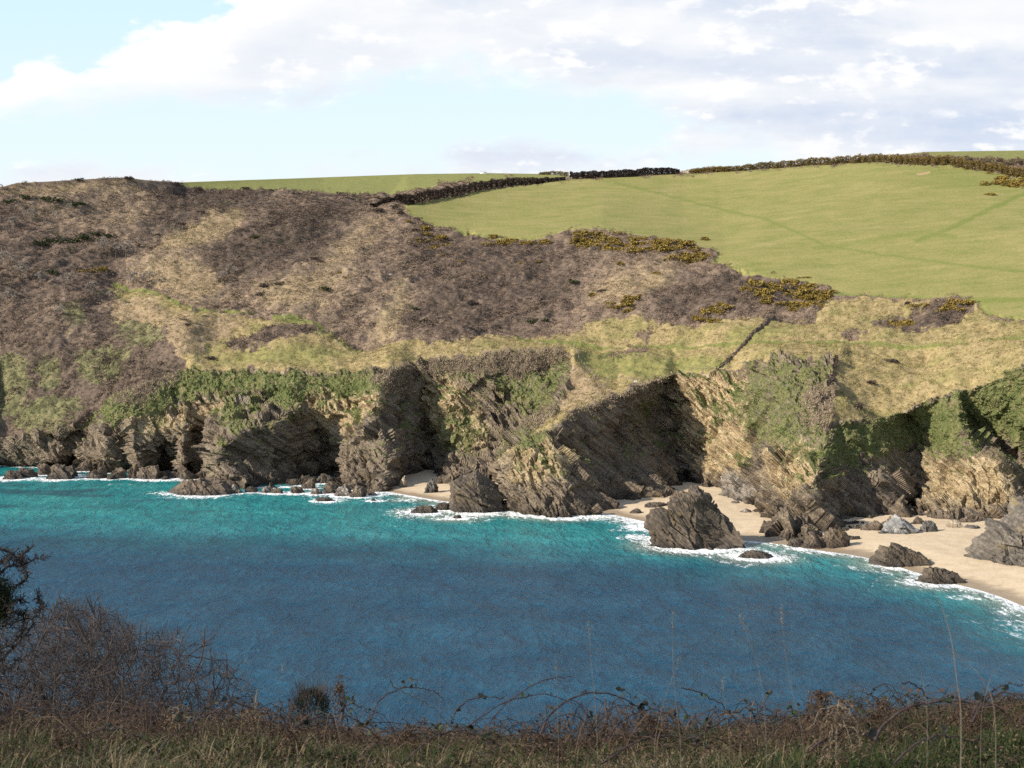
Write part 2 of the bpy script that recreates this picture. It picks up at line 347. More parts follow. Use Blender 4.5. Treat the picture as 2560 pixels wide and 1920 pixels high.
GREENP = np.maximum.reduce([poly([(1245,758),(1300,750),(1420,770),(1560,775),(1590,800),(1500,806),(1420,812),(1285,808)], 4), .7*poly([(1560,720),(1660,700),(1740,700),(1690,740),(1560,755)], 5),
    .65*poly([(420,770),(560,740),(720,740),(820,760),(700,795),(450,790)], 6), .5*poly([(800,690),(850,650),(870,660),(840,720)], 4)])
BRACK = np.maximum.reduce([poly([(240,640),(330,640),(410,690),(560,690),(400,770),(330,700),(240,690)], 5), poly([(410,790),(650,800),(850,785),(1210,740),(1205,756),(1000,776),(850,795),(600,800)], 4),
    .9*poly([(1212,752),(1235,765),(1275,810),(1330,832),(1240,885),(1190,905),(1228,830)], 4)])
BRACK = np.maximum(BRACK, np.clip(1.1*TANS, 0, 1))
IVYL = np.maximum.reduce([poly(q, 4) for q in ([(-40,780),(60,760),(70,820),(40,900),(-40,920)], [(150,745),(250,735),(290,760),(255,830),(180,835)], [(70,765),(130,760),(135,830),(85,840)], [(230,690),(330,690),(360,720),(320,770),(270,740)], [(130,660),(180,650),(190,700),(150,720)], [(40,860),(150,840),(200,880),(110,930),(20,930)])])
PATHB = np.maximum.reduce([band([(245,607),(280,615),(330,627),(380,650),(420,667),(500,677),(555,677)], 5), .8*band([(600,690),(650,690)], 12), .75*band([(640,688),(700,702),(750,742),(790,752)], 5),
    .7*band([(1100,735),(1300,740),(1500,746),(1700,748),(1850,748),(2000,745),(2212,738),(2420,734)], 5)])
TRACK = np.maximum.reduce([.8*band([(1330,395),(1470,430),(1570,455),(1660,475),(1780,528),(1900,550),(2000,562),(2212,588)], 4), .6*band([(2060,510),(2000,500),(1880,520),(1760,535)], 8),
    .9*band([(2420,380),(2212,418),(2120,460),(2060,490),(1980,520)], 7), .9*band([(1800,634),(1870,642),(1990,644),(2130,650),(2420,640)], 8), .7*band([(2112,665),(2160,700)], 14), .6*poly([(1920,385),(2000,372),(2150,375),(2190,400),(2050,410)], 6)])
SCAR = np.maximum(band([(1984,376),(2006,373)], 5), .8*band([(868,452),(880,460)], 5))
IVY = np.maximum.reduce([poly([(215,890),(250,845),(320,812),(405,797),(470,800),(640,806),(700,812),(805,806),(850,792),(815,850),(760,870),(700,846),(640,880),(610,890),(560,850),(470,850),(400,860),(352,890),(300,905),(240,925)], 3), poly([(1205,890),(1240,890),(1190,935),(1165,988),(1105,985),(1130,950)], 3),
    .66*poly([(1600,800),(1640,776),(1805,774),(1800,850),(1788,930),(1760,1010),(1700,990),(1640,960),(1560,900),(1580,860)], 4), poly([(1790,928),(1900,902),(2000,863),(2100,836),(2212,792),(2420,740),(2420,1000),(2250,1010),(2190,960),(2120,930),(2080,925),(2100,990),(2010,985),(1980,960),(1890,990),(1850,1000),(1800,1010),(1770,1050)], 4),
    .85*poly([(640,890),(600,905),(560,922),(500,955),(490,965),(540,945),(600,922),(650,905)], 2), .8*poly([(690,850),(730,870),(720,900),(680,890)], 3), .75*poly([(900,788),(1230,760),(1225,830),(1195,890),(1150,920),(1100,860),(1060,830),(1000,830),(960,810)], 5),
    .62*poly([(940,900),(1000,880),(1060,920),(1040,990),(960,990),(930,950)], 5), .6*poly([(1330,850),(1420,825),(1430,870),(1400,940),(1360,910)], 5), .65*poly([(325,905),(345,890),(360,880),(350,935),(330,930)], 2),
    .85*poly([(-204,700),(60,690),(250,690),(350,720),(300,800),(215,890),(110,935),(-204,945)], 6)])
HEATH = np.maximum.reduce([poly([(900,786),(1000,772),(1100,760),(1212,748),(1228,770),(1190,800),(1120,815),(1040,812),(980,800),(920,808)], 4), .9*poly([(800,803),(850,790),(900,788),(900,822),(870,850),(820,850)], 4), .8*poly([(240,870),(380,770),(400,800),(300,880)], 4),
    .85*poly([(1250,885),(1350,846),(1440,815),(1440,850),(1330,875),(1260,900)], 3), .8*poly([(1740,860),(1800,800),(1805,880),(1790,925),(1740,920)], 4), .7*poly([(1120,925),(1190,885),(1230,890),(1180,930)], 3)])
PALE = np.maximum.reduce([poly([(1540,1040),(1580,1010),(1640,1050),(1640,1090),(1600,1100),(1560,1078)], 4), .8*poly([(370,1000),(420,1010),(425,1035),(375,1030)], 3), .75*poly([(480,850),(560,840),(560,890),(500,910)], 5), .7*poly([(690,910),(740,900),(760,960),(720,980)], 5), .35*poly([(1470,900),(1560,860),(1640,1000),(1580,1060),(1510,1040)], 8)])
OCHRE = np.maximum.reduce([poly([(900,800),(1010,840),(1060,960),(990,980),(920,900)], 8), .9*poly([(1440,815),(1600,806),(1620,1000),(1520,1040),(1460,950)], 8), .8*poly([(640,850),(830,810),(820,900),(720,960)], 8), .7*poly([(1990,980),(2180,1000),(2200,1090),(2000,1120)], 8), .6*poly([(230,890),(520,850),(560,880),(400,930),(300,950)], 8), .9*poly([(1090,985),(1190,950),(1240,1000),(1120,1060)], 6), .7*poly([(1680,960),(1790,960),(1740,1080),(1660,1060)], 6)])
SCRUB = np.clip(1-CLIFF-FIELD-FAR, 0, 1)*(1-TERR)
SCRUB = np.maximum(SCRUB*(1-.85*TANS), PURP)
IVY = np.clip(blur(IVY, 4), 0, 1)
TONE = np.full((GH, GW), .5)
for q, v, b in (([(0,395),(330,388),(335,415),(150,425),(0,430)],.75,5),([(60,432),(330,430),(335,475),(180,490),(60,470)],.66,8),([(335,530),(370,492),(430,468),(490,450),(535,446),(512,485),(450,522),(400,542),(345,545)],1.0,4),([(240,560),(420,555),(480,590),(500,640),(420,655),(330,610)],.85,8),([(500,620),(620,590),(760,570),(770,640),(700,690),(560,670)],.72,8),([(700,560),(790,470),(860,460),(800,540),(740,610)],.78,8),([(1250,640),(1330,585),(1470,575),(1440,620),(1350,665)],.90,8),([(820,640),(880,600),(900,650),(850,740),(800,745)],.82,6),([(1000,610),(1200,590),(1230,640),(1050,670)],.60,8),
    ([(330,400),(560,405),(570,440),(480,445),(340,480)],.20,6),([(520,500),(640,440),(790,430),(700,530),(580,590),(480,600),(440,560)],.16,8),([(880,520),(1020,505),(1240,535),(1260,600),(1180,690),(960,740),(870,700),(920,600)],.26,8),([(1400,630),(1560,580),(1720,610),(1700,660),(1500,690),(1400,680)],.22,7),([(0,430),(60,450),(90,540),(250,520),(260,600),(120,640),(0,600)],.30,8),([(-204,640),(60,640),(200,690),(330,720),(390,770),(300,880),(150,930),(-204,940)],.27,9),([(230,880),(330,800),(400,760),(410,800),(300,880)],.10,5),([(60,660),(160,640),(230,690),(180,760),(90,740)],.42,8),([(480,735),(690,700),(690,712),(500,755)],.25,3),([(1870,700),(2030,648),(2110,655),(2060,700),(1950,720)],.18,4)):
    m = poly(q, b); TONE = TONE*(1-m)+v*m
COV = dict(tone=TONE, ivyl=IVYL, field=FIELD, far=FAR, scrub=SCRUB, terr=np.clip(TERR*(1-PURP)*(1-CLIFF)+TANS, 0, 1), green=GREENP, brack=BRACK, path=PATHB, track=TRACK, scar=SCAR, ivy=IVY, heath=HEATH, pale=PALE, ochre=OCHRE, cliff=CLIFF)
# ------------------------------------------------------------------ build the grid
NC, NR = 1311, 440
xs = np.linspace(-204, 2416, NC); yf0 = np.interp(xs, FXA, FYA); yf = np.array([yf0[max(0, k-18):k+19].max() for k in range(NC)])
yf = np.convolve(np.pad(yf, 24, mode='edge'), np.hanning(49)/np.hanning(49).sum(), 'valid')+4; ys = np.interp(xs, SXA, SYA)
vv = np.linspace(0, 1, NR)[:, None]
FX = np.broadcast_to(xs[None], (NR, NC)); FY = yf[None]+(ys-yf)[None]*vv
def samp(A, x, y):
    i = np.clip((x-GX0)/GS, 0, GW-1.001); j = np.clip((y-GY0)/GS, 0, GH-1.001)
    a = i.astype(int); b = j.astype(int); i = i-a; j = j-b
    return (A[b, a]*(1-i)+A[b, a+1]*i)*(1-j)+(A[b+1, a]*(1-i)+A[b+1, a+1]*i)*j
DG = samp(R, FX, FY)
P = at(FX, FY, DG)
wx_ = fbm(np.stack([FX/26, FY/17, 0*FX], -1), 4, 301, .6); wy_ = fbm(np.stack([FX/26, FY/17, 0*FX+9], -1), 4, 305, .6)
AMP = dict(ivyl=16, field=1.5, far=.6, cliff=2.5, path=2.0, track=3.0, scar=2.0, pale=9, ochre=14, tone=14, ivy=16, heath=13, scrub=13, terr=13, green=14, brack=18)
G = {k: np.clip(samp(v, FX+wx_*AMP[k], FY+wy_*AMP[k]*.8), 0, 1) for k, v in COV.items()}
def normals(P):
    a = np.gradient(P, axis=1); b = np.gradient(P, axis=0); n = np.cross(a, b)
    n /= np.linalg.norm(n, axis=-1, keepdims=True)+1e-9
    s = np.sign(-(n[..., 1:2]*1.0)+n[..., 2:3]*.6); return n*np.where(s == 0, 1, s)
N0 = normals(P); N0 = np.stack([blur(N0[..., k], 2) for k in range(3)], -1); N0 /= np.linalg.norm(N0, axis=-1, keepdims=True)
BD = math.radians(38); bt = np.array((math.cos(BD), .15, -math.sin(BD))); bm = np.array((math.sin(BD), -.25, math.cos(BD)))
bt /= np.linalg.norm(bt); bm /= np.linalg.norm(bm); bc = np.cross(bm, bt)
def rock_relief(Q, seed=0, k=1.0, hk=3.6):
    """strata that dip to the right, broken into angular blocks"""
    s = (Q@bm)/k; t = (Q@bt)/k; c = (Q@bc)/k
    wob = fbm(Q/(24*k), 2, seed+5)*2.0
    s = s+wob
    lay = noise3(np.stack([s/2.4, t/40, c/40], -1), seed+1)*1.3+noise3(np.stack([s/.85, t/24, c/24], -1), seed+2)*.6
    big = facets(np.stack([s/5.0, t/17, c/11], -1), seed+3, 1.0)
    mid = facets(np.stack([s/1.7, t/8.5, c/5], -1), seed+4, .95)
    sm = facets(np.stack([s/.7, t/3.6, c/2.2], -1), seed+7, 1.0)
    huge = facets(np.stack([s/11.0, t/19, c/15], -1), seed+8, 1.0)
    return k*(huge*hk+big*2.1+mid*1.15+sm*.40+lay*.95+fbm(Q/(2.2*k), 3, seed+6)*.16)
cl = G['cliff'] > .02
veg = np.clip(np.maximum(G['ivy'], G['heath']), 0, 1)
dsp = np.zeros((NR, NC))
Qc = P[cl]
dsp[cl] = rock_relief(Qc)*(1-.72*smooth(.35, .8, veg[cl]))*G['cliff'][cl]
# rounded plants over ledges
vb = np.zeros((NR, NC)); vb[cl] = np.abs(fbm(Qc/3.2, 3, 31))*1.5+fbm(Qc/9.0, 2, 37)*1.2
dsp += vb*smooth(.3, .7, veg)*G['cliff']
up = ~cl | (G['cliff'] < .98)
Qu = P[up]; wind = np.array((.5, .86, .3)); wn = np.array((-.86, .5, 0))
sc_ = G['scrub'][up]; te_ = G['terr'][up]
rid = np.stack([Qu@wind/26, Qu@wn/6.5, Qu[:, 2]/30], -1)
hh = fbm(Qu/45, 3, 41)*3.4*(1-.93*np.clip(G['field'][up]+G['far'][up], 0, 1))-sc_*np.abs(noise3(np.stack([Qu@wind/75, Qu@wn/20, Qu[:, 2]/90], -1), 44))*4.0
hh += sc_*(np.clip(fbm(Qu/9.0, 2, 49), -.2, 1)*1.6+(1-np.abs(noise3(rid, 43))*2)*.9+fbm(Qu/3.4, 3, 47)*.7)
hh += te_*(1-sc_)*(fbm(Qu/5.0, 3, 53)*.75+noise3(rid*np.array((1.5, 1.6, 1)), 45)*.5)
hh += (G['field'][up]+G['far'][up])*(fbm(Qu/30, 2, 59)*.12)
hv = np.zeros((NR, NC)); hv[up] = hh*(1-G['cliff'][up])
hv *= smooth(1, .97, vv)*.85+.15
P = P+N0*dsp[..., None]; P[..., 2] += hv
NRM = normals(P)
nzs = blur(normals(np.stack([blur(P[..., k_], 1.5) for k_ in range(3)], -1))[..., 2], 1.0)
ledge = smooth(.50, .74, nzs)*smooth(7, 15, P[..., 2])*G['cliff']*(.35+.65*smooth(-.25, .25, noise3(np.stack([P[..., 0]/25, P[..., 1]/25, P[..., 2]/25], -1), 221)))
G['ivy'] = np.clip(np.maximum(G['ivy'], ledge*.85), 0, 1)
foot = P[:1].copy(); foot[..., 2] = -6
back = P[-1:].copy(); back[..., 1] += 60; back[..., 2] -= 22
back2 = back.copy(); back2[..., 1] += 300; back2[..., 2] -= 130
PP = np.concatenate([foot, P, back, back2], 0); NRR = NR+3
GG = {k: np.concatenate([v[:1], v, v[-1:], v[-1:]], 0).ravel() for k, v in G.items()}
idx = np.arange(NRR*NC).reshape(NRR, NC)
QF = np.stack([idx[:-1, :-1], idx[:-1, 1:], idx[1:, 1:], idx[1:, :-1]], -1).reshape(-1, 4)
fa = lambda k: GG[k][QF].mean(1)
cls = np.where(fa('field') > .5, 1, np.where(fa('far') > .5, 2, np.where(fa('cliff') > .5, 3, 0)))
# ------------------------------------------------------------------ land material
def land_material():
    t = NT('land'); p = t.wpos(); A = t.attr
    nb = t.noise(p, .045, 5, .6); nm = t.noise(p, .22, 5, .6); nf = t.noise(p, 1.1, 5, .65); nx = t.noise(p, 3.5, 3, .6)
    # rock
    sp = t.mapping(t.mapping(p, (0, -BD, 0)), sc=(.06, .08, 1.0)); st = t.noise(sp, .75, 6, .68, .15); st2 = t.noise(sp, 2.6, 4, .6, .1)
    rk = t.ramp(t.m('ADD', t.m('MULTIPLY', st, .68), t.m('MULTIPLY', nf, .32)), [(.31, (.050, .040, .033)), (.43, (.155, .124, .097)), (.54, (.285, .226, .162)), (.68, (.47, .385, .28))])
    oc = t.ramp(t.m('ADD', t.m('MULTIPLY', st, .62), t.m('MULTIPLY', nf, .38)), [(.30, (.10, .072, .045)), (.43, (.30, .22, .125)), (.54, (.54, .42, .25)), (.68, (.74, .62, .44))])
    z = t.n('ShaderNodeSeparateXYZ', {0: p}).outputs[2]
    oat = t.step(.22, .66, t.m('ADD', t.m('MULTIPLY', A('ochre'), .75), t.m('MULTIPLY', t.m('SUBTRACT', nm, .35), .8)))
    rk = t.mix(t.m('MULTIPLY', oat, t.step(3, 12, t.m('ADD', z, t.m('MULTIPLY', nm, 8.0)))), rk, oc)
    rk = t.mix(t.m('MULTIPLY', t.step(.60, .72, t.noise(p, .35, 4, .6)), .55), rk, (.36, .255, .075))     # lichen
    pl = t.step(.55, .85, t.m('ADD', A('pale'), t.m('MULTIPLY', t.m('SUBTRACT', st2, .5), 1.2)))
    rk = t.mix(pl, rk, t.ramp(nf, [(.35, (.26, .22, .175)), (.65, (.50, .44, .37))]))
    tide = t.step(5.0, .5, t.m('ADD', z, t.m('MULTIPLY', t.m('SUBTRACT', nm, .5), 9.0)))
    rk = t.mix(t.m('MULTIPLY', tide, .8), rk, t.ramp(nf, [(.35, (.022, .019, .017)), (.68, (.085, .068, .054))]))
    # plants
    nv = t.noise(t.mapping(p, sc=(.55, .40, .10)), 1.0, 5, .62, .4)
    iv = t.ramp(t.m('ADD', t.m('ADD', t.m('MULTIPLY', nm, .25), t.m('MULTIPLY', nf, .25)), t.m('MULTIPLY', nv, .5)), [(.33, (.046, .062, .020)), (.42, (.110, .138, .048)), (.50, (.180, .198, .076)), (.58, (.265, .235, .115)), (.67, (.35, .285, .155))])
    he = t.ramp(t.m('ADD', t.m('MULTIPLY', nm, .5), t.m('MULTIPLY', nf, .5)), [(.30, (.12, .090, .065)), (.48, (.24, .185, .135)), (.64, (.34, .275, .19))])
    scb = t.ramp(t.m('ADD', t.m('ADD', t.m('MULTIPLY', nm, .45), t.m('MULTIPLY', nf, .45)), t.m('MULTIPLY_ADD', A('tone'), .42, -.17)), [(.28, (.082, .066, .046)), (.38, (.119, .088, .069)), (.48, (.182, .134, .101)), (.58, (.27, .20, .136)), (.70, (.41, .315, .195))])
    ta = t.ramp(t.m('ADD', t.m('MULTIPLY', nm, .45), t.m('MULTIPLY', nf, .55)), [(.28, (.135, .108, .05)), (.42, (.255, .20, .096)), (.56, (.37, .285, .148)), (.72, (.47, .375, .22))])
    br = t.ramp(t.m('ADD', t.m('MULTIPLY', nm, .5), t.m('MULTIPLY', nf, .5)), [(.3, (.17, .115, .07)), (.48, (.30, .22, .135)), (.66, (.41, .32, .21))])
    gp = t.ramp(t.m('ADD', t.m('MULTIPLY', nm, .5), t.m('MULTIPLY', nf, .5)), [(.3, (.13, .145, .045)), (.5, (.225, .215, .078)), (.7, (.35, .285, .13))])
    fs = t.mapping(p, sc=(.55, .7, .7)); fst = t.noise(fs, 1.5, 7, .78); nmx = t.noise(t.mapping(p, sc=(.35, 1, 1)), .16, 4, .6)
    fi = t.ramp(t.m('ADD', t.m('MULTIPLY', fst, .62), t.m('ADD', t.m('MULTIPLY', nmx, .2), t.m('MULTIPLY', nb, .18))), [(.38, (.132, .160, .043)), (.46, (.208, .211, .067)), (.54, (.275, .243, .094)), (.64, (.375, .304, .152))])
    fr = t.ramp(t.m('ADD', t.m('MULTIPLY', fst, .6), t.m('MULTIPLY', nm, .4)), [(.35, (.15, .175, .05)), (.5, (.205, .21, .07)), (.65, (.30, .265, .11))])
    pa = t.ramp(nf, [(.35, (.12, .145, .040)), (.65, (.25, .235, .085))])
    def brk(a, lo=.40, hi=.60, k=.7): return t.step(lo, hi, t.m('ADD', a, t.m('MULTIPLY', t.m('SUBTRACT', t.m('ADD', t.m('MULTIPLY', nm, .5), t.m('MULTIPLY', nf, .5)), .5), k)))
    c = rk
    c = t.mix(t.step(.42, .60, t.m('ADD', A('ivy'), t.m('ADD', t.m('MULTIPLY', t.m('SUBTRACT', nv, .52), 2.4), t.m('MULTIPLY', t.m('SUBTRACT', nf, .5), .8)))), c, iv); c = t.mix(brk(A('heath'), .4, .6, 1.0), c, he)
    ta = t.mix(t.m('MULTIPLY', t.step(.48, .60, t.noise(p, .07, 5, .6)), .55), ta, gp); land = t.mix(brk(A('terr')), scb, ta); land = t.mix(brk(A('green'), .35, .7, 1.2), land, gp); land = t.mix(brk(A('brack'), .35, .65, .9), land, br)
    land = t.mix(t.m('MULTIPLY', brk(A('ivyl'), .55, .85, 2.8), .6), land, iv); land = t.mix(t.step(.12, .6, A('path')), land, pa)
    c = t.mix(t.step(.6, .4, A('cliff')), c, land)
    fi = t.mix(t.m('MULTIPLY', A('track'), .75), fi, t.ramp(fst, [(.3, (.10, .145, .03)), (.7, (.19, .22, .05))]))
    c = t.mix(t.step(.4, .6, A('field')), c, fi); c = t.mix(t.step(.4, .6, A('far')), c, fr)
    c = t.mix(t.m('MULTIPLY', t.step(.5, .7, A('scar')), .8), c, (.40, .27, .16))
    h = t.m('ADD', t.m('MULTIPLY', st2, .5), t.m('MULTIPLY', nf, .9))
    cf = t.m('MULTIPLY', A('cliff'), 1.0)
    n1 = t.bump(t.m('MULTIPLY', h, cf), .9, .9)
    rough = t.m('SUBTRACT', 1.0, t.m('ADD', A('field'), A('far')), clamp=True)
    n2 = t.bump(t.m('MULTIPLY', t.m('ADD', nf, t.m('MULTIPLY', nx, .4)), rough), .6, .8, n1)
    n3 = t.bump(t.m('MULTIPLY', fst, t.m('SUBTRACT', 1.0, rough)), .5, .35, n2)
    return t.out(c, .93, n3, .12)
M_LAND = land_material()
def sub_mesh(name, k):
    f = QF[cls == k]; u, inv = np.unique(f, return_inverse=True)
    o = mesh_np(name, PP.reshape(-1, 3)[u], inv.reshape(-1, 4), M_LAND, k != 3, {a: GG[a][u] for a in GG})
    return tag(o, kind='structure')
sub_mesh('hillside', 0); sub_mesh('green_field', 1); sub_mesh('far_field', 2); sub_mesh('cliff', 3)
def ground(x, y):
    """world point on the built headland seen at survey position (x, y)"""
    i = int(np.clip(round((x+204)/2.0), 0, NC-1)); j = int(np.clip(round((y-yf[i])/(ys[i]-yf[i])*(NR-1)), 0, NR-1))
    return P[j, i].copy(), NRM[j, i].copy()
# ------------------------------------------------------------------ sea, beaches, unseen cloud that shades the bay
WL = [(780,1052),(835,1062),(870,1068),(920,1077),(975,1086),(1090,1092),(1200,1098),(1300,1106),(1345,1116),(1400,1128),(1450,1140),(1530,1160),(1610,1168),(1680,1173),(1720,1181),(1800,1193),(1870,1202),(1905,1212),(1960,1228),(2010,1246),(2070,1262),(2140,1278),(2212,1306),(2300,1345),(2416,1400)]
def beach(name, WLp, x0, x1, depth, st=4.0):
    bx = np.arange(x0, x1+1, st); wy = np.interp(bx, [p[0] for p in WLp], [p[1] for p in WLp])
    dw = depth_at_z(bx, wy); k = 12
    dw = np.convolve(np.pad(dw, k, mode='edge'), np.ones(2*k+1)/(2*k+1), 'valid')
    off = np.concatenate([np.linspace(-25, 0, 12), np.linspace(1, depth, 70)])
    D = dw[None]+off[:, None]; X = (bx-CX)[None]/FP*D
    z = np.where(off < 0, off*.06, np.minimum(off*.035, 1.0+off*.004))[:, None]+0*D
    Q = np.stack([X, D, z], -1)
    Q[..., 2] += fbm(np.stack([X/9, D/9, 0*D], -1), 3, 71)*.18*np.clip(off/10, 0, 1)[:, None]+noise3(np.stack([X/.9, D/.9, 0*D], -1), 73)*.05*np.clip(off/14, 0, 1)[:, None]
    n, m = D.shape; id_ = np.arange(n*m).reshape(n, m)
    F = np.stack([id_[:-1, :-1], id_[:-1, 1:], id_[1:, 1:], id_[1:, :-1]], -1).reshape(-1, 4)
    o = mesh_np(name, Q, F, M_SAND, True, {'up': np.broadcast_to(off[:, None], D.shape)})
    return tag(o, kind='structure')
def sand_mat():
    t = NT('sand'); p = t.wpos(); n1 = t.noise(p, .25, 5, .6); n2 = t.noise(p, 2.2, 4, .65)
    dry = t.ramp(t.m('ADD', t.m('MULTIPLY', n1, .5), t.m('MULTIPLY', n2, .5)), [(.32, (.46, .355, .235)), (.5, (.575, .455, .31)), (.68, (.65, .53, .385))])
    wet = t.step(14, 4, t.m('ADD', t.attr('up'), t.m('MULTIPLY', t.m('SUBTRACT', n1, .5), 9.0)))
    c = t.mix(t.m('MULTIPLY', wet, .7), dry, (.20, .145, .095))
    grit = t.step(.70, .76, t.noise(p, 1.3, 3, .7)); c = t.mix(t.m('MULTIPLY', grit, .35), c, (.2, .16, .12))
    r = t.m('MULTIPLY_ADD', wet, -.45, .92)
    return t.out(c, r, t.bump(n2, .5, .15), .25)
M_SAND = sand_mat()
beach('beach', WL, 800, 2416, 115)
beach('beach', [(60,1030),(130,1016),(240,1016),(300,1030)], 90, 230, 22)
# rocks standing in or beside the water, filled by the rock list further on: (x, base y, width, foam radius)
SEAROCKS = []
def build_sea():
    sx = np.concatenate([np.arange(-900, -200, 10.), np.arange(-200, 2420, 3.), np.arange(2420, 3200, 10.)])
    sy = np.concatenate([np.arange(985, 1000, 3.), np.arange(1000, 1200, 1.1), np.arange(1200, 1400, 2.5), np.arange(1400, 1720, 6.), np.geomspace(1720, 3600, 14)])
    XX, YY = np.meshgrid(sx, sy); D = depth_at_z(XX, YY); Q = at(XX, YY, D); Q[..., 2] = 0
    D0 = np.broadcast_to(D, XX.shape)
    # distance to the shore
    S = []
    for (x, y) in dens(FOOT, 5): S.append((x, y, 1.0, 0))
    S = [(x, y, r, f) for x, y, r, f in S if not (845 < x < 975 or 1345 < x < 1672 or x > 1765)]
    for (x, y) in dens(WL, 6):
        if 835 < x < 975 or 1320 < x < 2416: S.append((x, y, 1.0, 1))
    sw = np.array([at(x, y, float(depth_at_z(x, y))) for x, y, _, _ in S])[:, :2]
    rad = np.full(len(S), 0.0)
    for (x, y, w, fr) in SEAROCKS:
        d = float(depth_at_z(x, y)); r = w/FP*d/2; cxy = at(x, y, d)[:2]+np.array((0, r*.5))
        sw = np.vstack([sw, cxy]); rad = np.append(rad, r*.85)
    fl = Q.reshape(-1, 3)[:, :2]; dist = np.full(len(fl), 60.0)
    near = np.where((YY.ravel() < 1460))[0]
    for a in range(0, len(near), 20000):
        ii = near[a:a+20000]; q = fl[ii]
        d2 = np.sqrt((q[:, :1]-sw[None, :, 0])**2+(q[:, 1:2]-sw[None, :, 1])**2)-rad[None]
        dist[ii] = d2.min(1)
    dist = np.clip(dist, 0, 60).reshape(XX.shape)
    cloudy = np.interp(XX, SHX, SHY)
    turq = smooth(70, -60, YY-cloudy+14*noise3(np.stack([Q[..., 0]/60, Q[..., 1]/25, 0*D0], -1), 81))  # blue starts at the cloud's shadow edge: depth and painted shade in one
    turq = np.maximum(turq, .8*smooth(34, 8, dist)*smooth(1500, 1800, XX))
    kelp = smooth(.18, .5, fbm(np.stack([Q[..., 0]/42, Q[..., 1]/26, 0*D0], -1), 3, 85)+.35*smooth(500, 100, XX)-.25)*smooth(1130, 1080, YY)*.85
    wid = 4.5+7.0*smooth(-.2, .5, noise3(np.stack([Q[..., 0]/28, Q[..., 1]/28, 0*D0], -1), 91))
    wid *= np.interp(XX, [-900, 0, 300, 700, 860, 960, 1100, 1250, 1400, 1480, 1700, 1900, 2050, 2212, 3200], [1.1, 1.1, .9, .8, 1.5, 1.0, 1.1, 1.0, 1.6, 1.4, .9, 1.2, 1.6, 1.8, 1.8])
    foam = np.exp(-(dist/wid)**1.1)
    dn = dist+3.5*fbm(np.stack([Q[..., 0]/9, Q[..., 1]/14, 0*D0], -1), 3, 95); pat = np.clip(.5+1.2*noise3(np.stack([Q[..., 0]/16, Q[..., 1]/30, 0*D0], -1), 97), 0, 1)
    swash = (np.exp(-((dn-wid*1.3)/2.2)**2)+.7*np.exp(-((dn-wid*2.2)/2.6)**2))*smooth(800, 860, XX)*.62*pat
    for (fx, fy, wx, wy, k) in ((370,1066,70,9,.75),(250,1046,60,4,.5),(520,1066,60,5,.6),(880,1080,50,8,.75),(930,1092,40,6,.6),(1130,1118,70,8,.6),(1390,1138,60,15,1.0),(1375,1160,60,11,.85),(1420,1182,50,9,.75),(1340,1145,60,7,.6),(1320,1128,60,6,.55),(1690,1204,60,7,.5),(2090,1290,70,10,.7),(2180,1320,60,14,.7),(820,1078,40,6,.6),(690,1078,60,6,.5),(60,1030,80,5,.75),(160,1036,80,4,.7),(1040,1112,40,5,.55)):
        swash = np.maximum(swash, k*np.exp(-((XX-fx)/wx)**2-((YY-fy)/wy)**2))
    foam = np.maximum(foam, np.clip(swash, 0, 1))
    n, m = XX.shape; id_ = np.arange(n*m).reshape(n, m)
    F = np.stack([id_[:-1, :-1], id_[1:, :-1], id_[1:, 1:], id_[:-1, 1:]], -1).reshape(-1, 4)
    shal = smooth(14, 2, dist)*smooth(820, 870, XX)
    o = mesh_np('sea', Q, F, M_SEA, True, dict(turq=turq, kelp=kelp, foam=foam, shal=shal)); tag(o, kind='structure')
SHX = np.array([-900,-200,0,300,600,900,1200,1450,1700,1900,2050,2212,2500,3200.]); SHY = np.array([1130,1140,1146,1156,1164,1176,1192,1216,1238,1262,1312,1362,1470,1700.])
